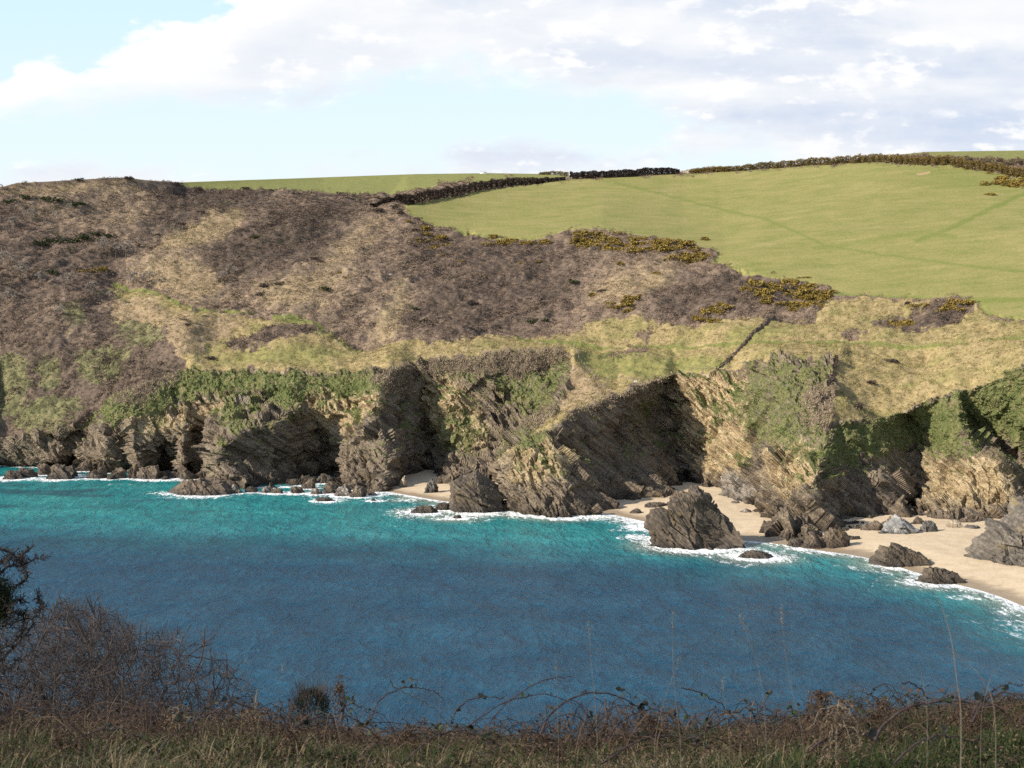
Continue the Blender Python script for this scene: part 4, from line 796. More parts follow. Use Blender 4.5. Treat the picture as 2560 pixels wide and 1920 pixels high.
def fence(pl, n, lab, hgt=1.25):
    d = dens(pl, 1.0); ii = np.linspace(0, len(d)-1, n).astype(int); B = [ground(*d[i])[0] for i in ii]; c = B[0]; o = empty('fence', c)
    pm = mesh_np('post', *(lambda V, F: (box(V, F, (0, 0, hgt/2-.15), (.14, .14, hgt+.3)), (V, F))[1])([], []), M_POST, False, link=False)
    for b in B: q = child('post', pm, o); q.location = b-c; q.scale = (1, 1, random.uniform(.85, 1.15))
    for hz in (.4, .75, 1.1):
        V, F = tube_segs([(np.array(a)-c+np.array((0, 0, hz)), np.array(b)-c+np.array((0, 0, hz)), .012, .012) for a, b in zip(B[:-1], B[1:])], 3); child('wire', mesh_np('wire', V, F, M_WIRE, True, link=False), o)
    return tag(o, lab, 'fence')
fence([(1240,756),(1260,780),(1284,808)], 9, 'old post and wire fence running down slope from the terrace path')
fence([(1290,810),(1340,814),(1400,815),(1440,811),(1480,804),(1540,800),(1592,797)], 14, 'pale post fence along the brink above the cove, by the white sign')
p, _ = ground(1371, 818); o = empty('sign', p)
boxes('post', [((-.55, 0, .5), (.09, .09, 1.3)), ((.55, 0, .5), (.09, .09, 1.3))], M_POST, o)
bd = boxes('board', [((0, -.07, .62), (1.35, .05, .62)), ((.12, -.07, 1.25), (.85, .05, .5))], M_WHITE, o)
boxes('lettering', [((0, -.10, .70), (1.1, .012, .07)), ((0, -.10, .52), (1.0, .012, .07)), ((.12, -.10, 1.3), (.6, .012, .07)), ((.12, -.10, 1.16), (.6, .012, .06))], M_DARKP, bd)
tag(o, 'small white warning sign on two boards beside the clifftop fence', 'sign')
p, _ = ground(1229, 389.5); o = empty('gate', p)
for x in (-1.9, 2.3): boxes('post', [((x, 0, 1.0), (.25, .25, 2.4))], M_POST, o)
boxes('rail', [((.2, 0, z), (4.0, .1, .14)) for z in (.5, .95, 1.4, 1.85)], M_POST, o)
tag(o, 'pale wooden gate in the gap between the two dark hedges', 'gate')
p, _ = ground(1043, 375); o = empty('cattle_feeder', p)
V = []; F = []; n = 20
for z, r in ((0.1, 2.7), (1.3, 2.75)):
    for i in range(n): V.append((r*math.cos(2*math.pi*i/n), r*.8*math.sin(2*math.pi*i/n), z))
for i in range(n): F.append((i, (i+1) % n, n+(i+1) % n, n+i))
child('trough', mesh_np('trough', V, F, M_WHITE, False, link=False), o)
boxes('bars', [((2.7*math.cos(a), 2.2*math.sin(a), 2.1), (.13, .13, 2.0)) for a in np.linspace(0, 2*math.pi, 11)[:-1]]+[((0, s*2.1, 1.75), (3.6, .12, .12)) for s in (-1, 1)], M_METAL, o)
tag(o, 'white cattle feeder with upright bars on the far field skyline', 'feeder')
for x, y, s in ((1496,374,1.4),(1478,372,1.0)):
    p, _ = ground(x, y); o = boxes('stone_wall', [((0, 0, .7*s), (5*s, .8, 1.6*s)), ((4.2*s, .3, .5*s), (3.2*s, .7, 1.1*s)), ((-3.6*s, .2, .45*s), (2.4*s, .7, 1.0*s))], simple('pale_stone', (.46, .40, .33), .3, .7)); o.location = p
    tag(o, 'low pale stone wall piece at the end of the straight hedge' if s > 1.2 else 'smaller stone wall piece tucked behind the hedge end', 'wall')
def dead_tree():
    r = np.random.default_rng(5); S = []
    def g(p, d, l, rad, lv):
        q = p+d*l; S.append((p, q, rad, rad*.7))
        if lv:
            for _ in range(2+(lv > 1)): e = d+r.normal(0, .6, 3); e /= np.linalg.norm(e); g(q, e, l*.7, rad*.65, lv-1)
    g(np.zeros(3), np.array((.2, 0, 1)), 1.3, .17, 3); V, F = tube_segs(S, 5); p, _ = ground(614, 692)
    o = empty('dead_tree', p-np.array((0, 0, .1))); child('trunk', mesh_np('trunk', V, F, simple('bleached_wood', (.55, .50, .43), .15), True, link=False), o); tag(o, 'small bleached dead tree on the green patch beside the path', 'tree')
dead_tree()
def gull():
    c = at(845, 603, 660.0)-np.array((0, 6, -2)); o = empty('gull', c, .5)
    V = []; n = 8; prof = ((-.32, .02), (-.22, .07), (-.05, .10), (.12, .095), (.22, .06), (.28, .055), (.33, .03), (.40, .004))
    for x, r in prof:
        for i in range(n): V.append((x, r*math.cos(2*math.pi*i/n), r*.9*math.sin(2*math.pi*i/n)))
    F = [(a*n+i, a*n+(i+1) % n, (a+1)*n+(i+1) % n, (a+1)*n+i) for a in range(len(prof)-1) for i in range(n)]
    V = np.array(V)*1.5; child('body', mesh_np('body', V, F, M_WHITE, True, link=False), o)
    for s in (-1, 1):
        w = [(.12, .05, .03), (.18, .35, .2), (.05, .72, .14), (-.12, .95, .02), (-.06, .55, .12), (-.1, .3, .15), (-.12, .05, .02)]
        V = [(x, s*y, z) for x, y, z in w]+[(x, s*y, z-.02) for x, y, z in w]; V = np.array(V)*1.5
        F3 = [(0, 1, 5), (0, 5, 6), (1, 2, 4), (1, 4, 5), (2, 3, 4)]; F3 += [tuple(7+i for i in f[::-1]) for f in F3]
        child('wing', mesh_np('wing', V, F3, M_METAL if 0 else M_WHITE, False, link=False), o)
    tag(o, 'white gull gliding in front of the brown slope', 'gull')
gull()
# ------------------------------------------------------------------ rocks on the shore
def rock_mat(name, a, b, c, och=0.0, white=0.0):
    t = NT(name); p = t.wpos(); nf = t.noise(p, .8, 6, .68); nm = t.noise(p, .22, 4, .6)
    sp = t.mapping(t.mapping(p, (0, -BD, 0)), sc=(.10, .12, 1.0)); st = t.noise(sp, 1.5, 5, .65, .3)
    z = t.n('ShaderNodeSeparateXYZ', {0: p}).outputs[2]
    col = t.ramp(t.m('ADD', t.m('MULTIPLY', st, .5), t.m('MULTIPLY', nf, .5)), [(.30, a), (.48, b), (.66, c)])
    if och: col = t.mix(t.m('MULTIPLY', t.step(.54, .68, nm), t.m('MULTIPLY', t.step(2.0, 7.0, z), och)), col, (.34, .25, .085))
    if white: col = t.mix(t.m('MULTIPLY', t.step(.52, .64, nf), white), col, (.68, .66, .62))
    tide = t.step(2.6, .3, t.m('ADD', z, t.m('MULTIPLY', t.m('SUBTRACT', nm, .5), 3.0)))
    col = t.mix(t.m('MULTIPLY', tide, .72), col, (.03, .025, .021))
    h = t.m('ADD', t.m('MULTIPLY', st, .7), t.m('MULTIPLY', nf, .7))
    return t.out(col, t.m('MULTIPLY_ADD', tide, -.35, .9), t.bump(h, .85, .45), .3)
MR = dict(brown=rock_mat('brown_rock', (.045, .034, .026), (.125, .095, .07), (.26, .20, .145), .5),
          dark=rock_mat('dark_rock', (.030, .025, .020), (.085, .068, .052), (.195, .153, .112), .35),
          grey=rock_mat('grey_slate', (.038, .036, .035), (.100, .094, .087), (.215, .20, .18), .25, .0),
          outcrop=rock_mat('outcrop_rock', (.035, .031, .028), (.105, .092, .078), (.25, .215, .175), .35),
          slate=rock_mat('pale_slate', (.08, .08, .082), (.20, .198, .195), (.40, .39, .375), .0, .15),
          pale=rock_mat('pale_rock', (.16, .125, .09), (.32, .26, .19), (.48, .41, .32), .2, .1),
          white=rock_mat('whitewashed_rock', (.08, .065, .055), (.20, .165, .135), (.36, .31, .26), .0, .6))
def ico(sub):
    import bmesh
    bm = bmesh.new(); bmesh.ops.create_icosphere(bm, subdivisions=sub, radius=1.0)
    V = np.array([v.co[:] for v in bm.verts]); F = np.array([[v.index for v in f.verts] for f in bm.faces]); bm.free(); return V, F
ICO = {s: ico(s) for s in (4, 5, 6, 7)}
def hull(dirs, sets):
    R_ = np.zeros(len(dirs))
    for pls in sets:
        r = np.full(len(dirs), 3.0)
        for (nx, ny, nz, d) in pls:
            n_ = np.array((nx, ny, nz), float); n_ /= np.linalg.norm(n_); k = dirs@n_; r = np.where(k > 1e-3, np.minimum(r, d/np.maximum(k, 1e-3)), r)
        R_ = np.maximum(R_, r)
    return R_
def rand_planes(seed, n=15):
    r = np.random.default_rng(seed); v = r.normal(size=(n, 3)); v[:, 2] = np.abs(v[:, 2])*1.0
    v /= np.linalg.norm(v, axis=1, keepdims=True)
    L_ = [(*v[i], r.uniform(.62, .98)) for i in range(n)]
    return L_+[(0, 0, -1, .5), (1, 0, 0, 1), (-1, 0, 0, 1), (0, 1, 0, 1), (0, -1, 0, .9), (0, 0, 1, 1)]
def rock(x, y, w, h, mat, label, seed, sets=None, sub=4, deep=.9, k=None, group=None, foam=True, z0=None, name='rock', rz=0.0, hk=.5):
    """a broken boulder: w, h are its surveyed extents, base standing at row y"""
    if z0 is None: d = float(depth_at_z(x, y, 0.0)); c = at(x, y, d)
    else: d = float(depth_at_z(x, y, z0)); c = at(x, y, d)
    wm, hm = w/FP*d, h/FP*d
    V, F = ICO[sub]; r = hull(V, sets or [rand_planes(seed)])
    Q = V*r[:, None]
    Q = Q*np.array((wm/2, wm/2*deep, hm))
    Q[:, 2] *= np.where(Q[:, 2] < 0, .5, 1)
    kk = k or max(.10, min(wm, hm)/16)
    nn = V/np.array((wm, wm*deep, hm*2)); nn /= np.linalg.norm(nn, axis=1, keepdims=True)
    off = np.array((seed*13.7 % 97, seed*7.3 % 89, seed*3.1 % 83))
    Q = Q+nn*(rock_relief(Q+off, seed % 50, kk, hk)*.85)[:, None]
    if rz: ca, sa = math.cos(rz), math.sin(rz); Q = np.stack([Q[:, 0]*ca-Q[:, 1]*sa, Q[:, 0]*sa+Q[:, 1]*ca, Q[:, 2]], -1)
    o = child(name, mesh_np(name, Q, F, MR[mat], False, link=False), None)
    o.location = c+np.array((0, wm/2*deep*.85, 0)); tag(o, label, 'rock', group)
    if foam: SEAROCKS.append((x, y, w, 1))
    return o
# the sea stack on the sand
rock(1508, 1186, 196, 122, 'dark', 'tall pointed sea stack standing between sand and water in the centre of the beach', 3, sub=7, deep=.8, k=1.0, hk=1.9, name='sea_stack', sets=[
    [(.80, -.10, .60, .78), (.1, -.1, 1, .93), (-.30, -.1, .95, .86), (-.72, -.1, .69, .90), (-1, 0, 0, 1.0), (-.45, -.75, .5, .74), (.42, -.8, .42, .72), (0, 1, .3, .7), (-.6, .6, .5, .8), (.6, .6, .5, .75), (0, 0, -1, .5)],
    [(-.5, -.9, .35, .86), (.5, -.9, .35, .95), (0, -.5, .86, .36), (1, 0, .6, .86), (-1, 0, .5, .80), (0, 1, 0, .5), (0, 0, -1, .5)]])
rock(1032, 1108, 118, 84, 'dark', 'big slabby rock in the water left of the jutting promontory', 8, sub=6, deep=.8, k=.7, sets=[
    [(-1, -.25, .12, .95), (-.35, -.9, .2, .78), (.55, -.8, .35, .82), (.45, -.1, .85, .80), (-.3, -.1, .95, .93), (1, .1, .2, .95), (0, 1, .2, .8), (0, 0, -1, .5)]])
rock(2228, 1232, 140, 128, 'outcrop', 'large grey slate outcrop at the right edge of the beach', 12, sub=7, deep=1.0, k=.8, hk=1.8, foam=False, name='outcrop', sets=[
    [(-.62, -.35, .75, .62), (-.25, -.93, .35, .82), (.3, -.9, .4, .95), (-.1, -.15, 1, 1.0), (1, 0, .1, 1.1), (0, 1, .2, 1.0), (0, 0, -1, .5), (-1, 0, .3, .9)],
    [(-1, -.2, .35, .93), (-.3, -.9, .5, .80), (-.25, -.3, .95, .46), (.5, -.8, .3, .9), (0, 1, .3, .8), (0, 0, -1, .5), (1, 0, 0, 1.0)],
    [(.1, -1, .35, .92), (-.7, -.5, .5, .72), (.6, -.4, .7, .55), (0, -.2, 1, .62), (0, 1, .3, .8), (0, 0, -1, .5), (1, 0, 0, 1.0)]])
rock(1958, 1226, 110, 50, 'dark', 'dark jagged rock lying at the water edge on the right beach', 17, sub=6, deep=.6, k=.42, sets=[
    [(-.9, -.3, .3, .92), (-.2, -.9, .4, .75), (.3, -.85, .45, .8), (.38, -.1, .92, .68), (-.1, -.1, 1, .90), (1, 0, .5, .95), (0, 1, .4, .8), (0, 0, -1, .5)]])
rock(2043, 1262, 84, 36, 'dark', 'smaller dark rock in the foam nearest the right edge', 23, sub=6, deep=.6, k=.34, sets=[
    [(-.9, -.3, .5, .9), (-.2, -.9, .4, .78), (.3, -.85, .5, .8), (.35, -.1, .93, .72), (-.25, -.1, 1, .88), (1, 0, .5, .98), (0, 1, .4, .8), (0, 0, -1, .5)]])
rock(1632, 1207, 84, 15, 'dark', 'low flat reef rock awash in front of the sea stack', 29, sub=5, deep=.6)
rock(432, 1070, 112, 36, 'brown', 'flat brown islet rock in the water below the black flank', 31, sub=6, deep=.7, k=.5, sets=[
    [(-.7, -.3, .6, .85), (-.2, -.9, .5, .8), (.4, -.8, .5, .85), (.25, -.1, .95, .78), (-.1, 0, 1, .85), (1, -.2, .6, .95), (0, 1, .5, .8), (0, 0, -1, .5)]])
rock(702, 1083, 44, 10, 'dark', 'black rock barely above water off the boulder pile', 37, sub=5, deep=.6)
rock(917, 1109, 66, 18, 'dark', 'low dark rock in the foam left of the big slabby rock', 41, sub=5, deep=.6)
rock(955, 1102, 42, 20, 'dark', 'black rock wedged between the low rock and the big slabby rock', 43, sub=5, deep=.8)
rock(986, 1120, 20, 9, 'dark', 'tiny rock poking from the water below the slabby rock', 47)
rock(806, 1082, 12, 5, 'dark', 'tiny dark rock in the surf by the small cove', 48)
rock(932, 1068, 34, 38, 'grey', 'leaning striped slab standing on the sand of the small cove', 53, sub=5, deep=.6, foam=False, rz=.3)
rock(872, 1052, 18, 26, 'pale', 'upright pale pointed stone at the mouth of the dark cave', 59, sub=5, deep=.6, foam=False, z0=.7)
rock(1664, 1156, 50, 36, 'dark', 'round dark boulder against the buttress right of the sea stack', 61, sub=5, foam=False)
rock(1765, 1186, 62, 36, 'brown', 'knobbly boulder at the tip of the central buttress, by the water', 67, sub=6, deep=.8)
rock(1812, 1186, 74, 40, 'brown', 'larger cracked boulder right of the knobbly one on the sand', 71, sub=6, deep=.8, foam=False)
rock(1845, 1172, 40, 16, 'dark', 'low rock trailing behind the cracked boulder', 73, sub=5, foam=False)
rock(1953, 1163, 82, 44, 'slate', 'pale grey striped slab heap at the foot of the dark recess', 79, sub=6, deep=.6, k=.34, foam=False, sets=[
    [(-.6, -.4, .7, .72), (-.2, -.9, .45, .8), (.5, -.7, .5, .8), (.5, -.1, .85, .75), (-1, 0, .3, .95), (1, 0, .5, .9), (0, 1, .4, .8), (0, 0, -1, .5)]])
rock(2013, 1158, 46, 36, 'grey', 'leaning brown grey slab right of the striped heap', 83, sub=5, deep=.6, foam=False)
rock(2066, 1150, 54, 30, 'pale', 'pale block shaped boulder below the right cliffs', 89, sub=5, deep=.8, foam=False)
rock(1890, 1156, 56, 30, 'brown', 'brown boulder in the shade left of the striped heap', 97, sub=5, foam=False)
rock(1912, 1162, 34, 16, 'grey', 'small grey stone in front of the shaded boulder', 101, foam=False)
rock(1878, 1163, 26, 10, 'grey', 'flat grey stone farthest left under the recess', 103, foam=False)
rock(2030, 1166, 26, 10, 'grey', 'small flat stone at the foot of the leaning slab', 107, foam=False)
rock(2102, 1152, 34, 24, 'grey', 'grey slab between the pale block and the outcrop', 109, sub=5, foam=False)
rock(2096, 1205, 24, 10, 'grey', 'flat slate stone lying on open sand beside the outcrop', 113, foam=False)
rock(2076, 1186, 9, 3.5, 'dark', 'scrap of dark weed covered stone on the open sand', 127, foam=False)
rock(2180, 1256, 12, 3.5, 'dark', 'small dark stone on the sand at the right edge', 131, foam=False)
rock(2150, 1250, 9, 3, 'dark', 'tiny dark stone left of the one at the right edge', 137, foam=False)
rock(1420, 1098, 60, 14, 'dark', 'dark boulder along the back of the central cove', 139, sub=5, foam=False, z0=.8)
rock(1470, 1084, 62, 24, 'brown', 'long brown boulder in the shade at the back of the central cove', 141, sub=5, foam=False, z0=.9)
rock(1376, 1108, 30, 9, 'dark', 'flat rock at the foot of the shaded promontory wall', 149, foam=False, z0=.6)
rock(1590, 1090, 24, 9, 'grey', 'grey stone below the white quartz wall', 151, foam=False, z0=.8)
rock(1612, 1112, 28, 14, 'white', 'white streaked stone at the foot of the lit wall beside the sea stack', 157, foam=False, z0=.6)
for i, (x, y, w, h, m, lab) in enumerate(((1850,1152,40,22,'dark','dark jagged rock against the cliff left of the shaded boulder'),(1928,1144,40,26,'brown','brown rock squeezed behind the striped heap'),(1986,1142,36,24,'dark','dark rock in the cleft between the striped heap and the leaning slab'),(2040,1132,52,28,'brown','brown rock against the lit wall above the pale block'),(2088,1138,40,26,'brown','brown broken rock behind the grey slab near the outcrop'),(2118,1126,52,34,'brown','rock at the cliff foot just above the outcrop'),(1722,1182,40,20,'dark','dark rock at the foot of the central buttress near the wet sand'),(1700,1166,36,24,'brown','brown rock on the left side of the central buttress foot'),(1940,1170,16,6,'grey','small grey stone before the striped heap'),(1998,1168,14,5,'slate','pale pebble before the leaning slab'),(2046,1158,16,6,'slate','pale stone left of the pale block'))):
    rock(x, y, w, h, m, lab, 700+i*3, sub=5, foam=False)
# boulders along the foot of the left cliffs
for i, (x, y, w, h, m, lab) in enumerate(((20,1036,52,20,'dark','black rock at the left edge of the water'),(50,1032,50,24,'dark','black humped rock second from the left edge'),(92,1026,40,26,'brown','brown rock with a spray plume behind it'),(122,1036,62,34,'dark','largest dark rock in the water before the tiny beach'),(152,1030,34,26,'dark','dark rock leaning on the largest one by the tiny beach'),
    (182,1018,34,24,'brown','boulder on the right side of the tiny beach'),(206,1034,48,26,'brown','squat boulder right of the tiny beach'),(228,1022,46,36,'brown','tall boulder in the rubble right of the tiny beach'),(252,1034,34,26,'brown','sloping boulder in the middle of the left rubble'),(262,1012,40,36,'brown','boulder leaning against the cliff above the left rubble'),(285,1034,40,32,'brown','rounded boulder right of the sloping one in the left rubble'),
    (318,1036,66,34,'brown','broad domed boulder at the right end of the left rubble'),(345,1032,32,16,'brown','low rock under the left cave block'),(378,1033,42,14,'brown','flat rock before the mouth of the left cave'),(404,1036,40,22,'brown','rock at the foot of the fluted rib'),(356,1036,20,9,'dark','small rock in the foam under the left cave'),(238,1036,24,10,'dark','small rock in the foam below the left rubble'),
    (505,1066,30,20,'white','whitewashed rock in the surf under the black flank'),(540,1064,26,14,'brown','low brown rock in the surf right of the whitewashed one'),(575,1065,30,16,'white','white streaked rock in the surf under the middle of the flank'),(598,1066,28,14,'brown','small brown rock right of the white streaked one'),
    (640,1066,44,16,'brown','low rounded boulder at the left of the boulder pile'),(668,1056,36,22,'brown','boulder behind the low rounded one in the pile'),(682,1068,34,14,'white','white flat boulder at the front of the boulder pile'),(700,1044,40,22,'dark','grey boulder under the narrow cave'),(712,1066,44,28,'brown','big brown boulder in the middle of the boulder pile'),(742,1072,48,26,'white','pale broken boulder at the front right of the pile'),(752,1052,36,38,'brown','tall boulder leaning under the bright buttress'),(772,1074,42,28,'brown','boulder at the right end of the boulder pile'),(800,1070,30,14,'brown','low rock right of the boulder pile by the slabs'))):
    rock(x, y, w, h, m, lab, 200+i*3, sub=5, group='boulders along the foot of the left cliffs')
# ------------------------------------------------------------------ the clifftop we stand on
CRX = [-1500,-200,0,500,900,1250,1450,1700,1900,2212,2400,3700]; CRY = [1622,1618,1614,1618,1650,1656,1642,1624,1600,1568,1560,1556]
def gz(X, Y):
    X = np.asarray(X, float); Y = np.asarray(Y, float); xF = CX+FP*X/np.maximum(Y, 5.0)
    zc = EYE-7*(np.interp(xF, CRX, CRY)-691)/FP; z5 = EYE-5*(1712-691)/FP
    z = np.where(Y < 7, z5+(zc-z5)*(Y-5)/2, zc-(Y-7)*.25-np.maximum(Y-8, 0)*.35-np.maximum(Y-22, 0)**1.2*.6)
    z = np.where(Y < 4, z5+(zc-z5)*(-.5)-(4-Y)*-.02, z)
    q = np.stack([X*1.3, Y*1.3, 0*X], -1)
    return z+(fbm(q, 3, 401)*.05+fbm(q*2.7, 2, 403)*.02)*np.clip(Y/3, .3, 1)
def clifftop():
    gx = np.linspace(-16, 16, 260); gy = np.concatenate([np.linspace(-8, 4, 30), np.linspace(4.1, 9, 110), np.linspace(9.2, 60, 90)])
    X, Y = np.meshgrid(gx, gy); Z = gz(X, Y); n, m = X.shape; i = np.arange(n*m).reshape(n, m)
    F = np.stack([i[:-1, :-1], i[:-1, 1:], i[1:, 1:], i[1:, :-1]], -1).reshape(-1, 4)
    t = NT('clifftop_earth'); p = t.pos(); a = t.noise(p, 6, 5, .65); b = t.noise(p, 40, 4, .6)
    c = t.ramp(t.m('ADD', t.m('MULTIPLY', a, .5), t.m('MULTIPLY', b, .5)), [(.35, (.035, .028, .018)), (.5, (.075, .06, .035)), (.65, (.13, .105, .06))])
    tag(mesh_np('clifftop_ground', np.stack([X, Y, Z], -1), F, t.out(c, .95, t.bump(b, .6, .05), .1), True), kind='structure')
clifftop()
def at3(x, y, Y): return at(x, y, Y)
def tubes(polys, n=4):
    """polys: list of (points (k,3), radii (k,))"""
    V = []; F = []; k = 0; ca = np.cos(2*np.pi*np.arange(n)/n); sa = np.sin(2*np.pi*np.arange(n)/n)
    for p, r in polys:
        p = np.asarray(p, float); d = np.gradient(p, axis=0); d /= np.linalg.norm(d, axis=1, keepdims=True)+1e-9
        ref = np.array((.37, .81, .45)); a = np.cross(d, ref); a /= np.linalg.norm(a, axis=1, keepdims=True)+1e-9; b = np.cross(d, a)
        r = np.broadcast_to(np.asarray(r, float), (len(p),))
        V.append((p[:, None]+r[:, None, None]*(a[:, None]*ca[None, :, None]+b[:, None]*sa[None, :, None])).reshape(-1, 3))
        i = np.arange(len(p)*n).reshape(len(p), n)+k; j = np.roll(i, -1, 1)
        F.append(np.stack([i[:-1], j[:-1], j[1:], i[1:]], -1).reshape(-1, 4)); k += len(p)*n
    return np.vstack(V), np.vstack(F)
def curve_pts(pl, n=24):
    pl = np.asarray(pl, float); t = np.linspace(0, len(pl)-1, n); out = []
    for u in t:
        i = min(int(u), len(pl)-2); f = u-i; p0 = pl[max(i-1, 0)]; p1 = pl[i]; p2 = pl[i+1]; p3 = pl[min(i+2, len(pl)-1)]
        out.append(.5*((2*p1)+(-p0+p2)*f+(2*p0-5*p1+4*p2-p3)*f*f+(-p0+3*p1-3*p2+p3)*f**3))
    return np.array(out)
M_CANE = simple('bramble_cane', (.115, .075, .065), .4, 25.0, .6, .3); M_CANEP = simple('dry_cane', (.34, .28, .21), .3, 20.0, .8)
M_LEAF = simple('bramble_leaf', (.050, .052, .038), .45, 18.0, .55, .35); M_LEAF2 = simple('bramble_leaf_green', (.075, .105, .035), .4, 18.0, .55, .35)
M_BRK = tinted('dead_bracken', [(.1, (.07, .045, .03)), (.45, (.16, .105, .065)), (.9, (.36, .255, .16))], 20.0)
M_STRAW = simple('straw', (.34, .28, .20), .2, 20.0, .8)
M_GRASS = tinted('clifftop_grass', [(.08, (.024, .042, .010)), (.30, (.065, .092, .024)), (.48, (.11, .105, .042)), (.64, (.18, .125, .062)), (1.0, (.42, .32, .19))], 2.0, .8, .2)
M_THORN = simple('thorn_bark', (.150, .118, .102), .45, 9.0, .85)
M_HAW = simple('hawthorn_bark', (.075, .062, .052), .45, 14.0, .9)
def blades(n, ys, hs, tint, name, lab, wid=(.0016, .0036), lean=1.1):
    Y = rng.uniform(ys[0], ys[1], n); X = rng.uniform(-1, 1, n)*(.40*Y+.15)
    Z = gz(X, Y); h = rng.uniform(hs[0], hs[1], n)*(.55+.9*np.clip(noise3(np.stack([X*1.7, Y*1.7, 0*X], -1), 411)+.5, 0, 1))
    a = rng.uniform(0, 2*np.pi, n); le = rng.uniform(.1, lean, n)*h*1.2; dx, dy = np.cos(a)*le, np.sin(a)*le
    w = rng.uniform(*wid, n); wa = a+np.pi/2+rng.normal(0, .5, n); wx, wy = np.cos(wa)*w, np.sin(wa)*w
    B = np.stack([X, Y, Z-.01], -1); Wd = np.stack([wx, wy, 0*w], -1)
    rows = []
    for f, k in ((0, 1), (.4, .9), (.75, .65), (1.0, .08)):
        c = B+np.stack([dx*f**2, dy*f**2, h*(f-.28*f**3*np.clip(le/h, 0, 1.2))], -1); rows += [c-Wd*k, c+Wd*k]
    V = np.stack(rows, 1); i = np.arange(n)[:, None]*8
    F = np.concatenate([i+np.array([[0, 1, 3, 2]]), i+np.array([[2, 3, 5, 4]]), i+np.array([[4, 5, 7, 6]])], 0)
    tt = tint(X, Y, n)
    return tag(mesh_np(name, V, F, M_GRASS, False, {'tint': np.repeat(tt, 8)}), lab, 'grass', kind='stuff')
def tf(X, Y, n):
    g = noise3(np.stack([X*1.1, Y*1.4, 0*X], -1), 421)+.35*np.clip(X-1.2, -1, 1.2)
    return np.clip(np.where(rng.random(n) < .80+.75*g, rng.uniform(.0, .45, n), rng.uniform(.42, 1.1, n)), 0, 1.2)
blades(52000, (4.6, 8.0), (.035, .13), tf, 'clifftop_grass', 'rough green and straw coloured grass along the bottom of the picture')
def litter():
    n = 30000; Y = rng.uniform(4.6, 8.3, n); X = rng.uniform(-1, 1, n)*(.40*Y+.15); w = noise3(np.stack([X*1.6, Y*1.6, 0*X], -1), 431); k = w > rng.uniform(-.45, .35, n)
    X, Y = X[k], Y[k]; n = len(X); c = np.stack([X, Y, gz(X, Y)+rng.uniform(0, .11, n)], -1)
    e = rng.normal(size=(n, 3)); e /= np.linalg.norm(e, axis=1, keepdims=True); f = np.cross(e, rng.normal(size=(n, 3))); f /= np.linalg.norm(f, axis=1, keepdims=True); s = rng.uniform(.004, .011, (n, 1))
    V = np.stack([c-e*s-f*s*.1, c+f*s*.4, c+e*s, c-f*s*.4], 1)
    tag(mesh_np('bracken_litter', V, np.arange(n*4).reshape(-1, 4), M_BRK, False, {'tint': np.repeat(rng.uniform(0, 1, n), 4)}), 'crumbled brown bracken and dead stems matted through the clifftop grass', 'litter', kind='stuff')
litter()
def tangle():
    r = np.random.default_rng(77); S = []; T = []
    for _ in range(2600):
        Y = r.uniform(5.0, 8.0) if r.random() < .22 else r.uniform(6.3, 8.2); X = r.uniform(-1, 1)*(.40*Y+.2); b = np.array((X, Y, float(gz(X, Y)))); a = r.uniform(0, 6.28); L_ = r.uniform(.12, .55); hgt = r.uniform(.03, .20)*(.6+.8*(noise3(np.array((X*.9, Y*.9, 3.)), 78)+.5))
        e = np.array((math.cos(a)*L_, math.sin(a)*L_*.7, 0)); m = b+e*.45+np.array((0, 0, hgt)); t_ = b+e; t_[2] = float(gz(t_[0], t_[1]))+r.uniform(-.02, .12)
        c = curve_pts([b, b+e*.15+np.array((0, 0, hgt*.7)), m, t_], 11)+r.normal(0, .004, (11, 3)); w = r.uniform(.0013, .0034); S.append((c, np.linspace(w, w*.5, 11)))
        for _ in range(r.integers(0, 5)):
            q = c[r.integers(3, 11)]+r.normal(0, .006, 3); d = r.normal(0, 1, 3); d /= np.linalg.norm(d); f = np.cross(d, r.normal(size=3)); f /= np.linalg.norm(f); l = r.uniform(.010, .026); T.append([q, q+d*l*.5+f*l*.36, q+d*l, q+d*l*.5-f*l*.36])
    V, F = tubes(S, 3); n0 = len(V); TV_ = np.array(T).reshape(-1, 3); F2 = np.arange(len(TV_)).reshape(-1, 4)+n0
    tn = np.concatenate([np.repeat(r.uniform(.1, .75, len(S)), 33), np.repeat(r.uniform(.0, .5, len(T)), 4)])
    tag(mesh_np('bramble_thicket', np.vstack([V, TV_]), np.vstack([F, F2]), tinted('dead_stems', [(.1, (.045, .036, .03)), (.4, (.115, .074, .054)), (.7, (.215, .145, .098)), (.95, (.36, .27, .18))], 20.0), False, {'tint': tn}), 'low tangle of thin dead stems and dark leaves along the clifftop edge', 'brambles', kind='stuff')
def leaf_mesh(seed, mat, L=.045):
    r = np.random.default_rng(seed); n = 7; V = []; F = []
    for i in range(n):
        t = i/(n-1); w = L*.36*math.sin(math.pi*min(1, t*.92+.06))**.8*(1+.18*(i % 2)); z = -.012*(t-.4)**2*10*L*10*.2
        V += [(-w, t*L, z+w*.35), (0, t*L, z), (w, t*L, z+w*.35)]
    for i in range(n-1):
        a = i*3; F += [(a, a+1, a+4, a+3), (a+1, a+2, a+5, a+4)]
    return mesh_np('leaf', np.array(V), F, mat, True, link=False)
LEAVES = [leaf_mesh(1, M_LEAF), leaf_mesh(2, M_LEAF, .055), leaf_mesh(3, M_LEAF2, .04)]
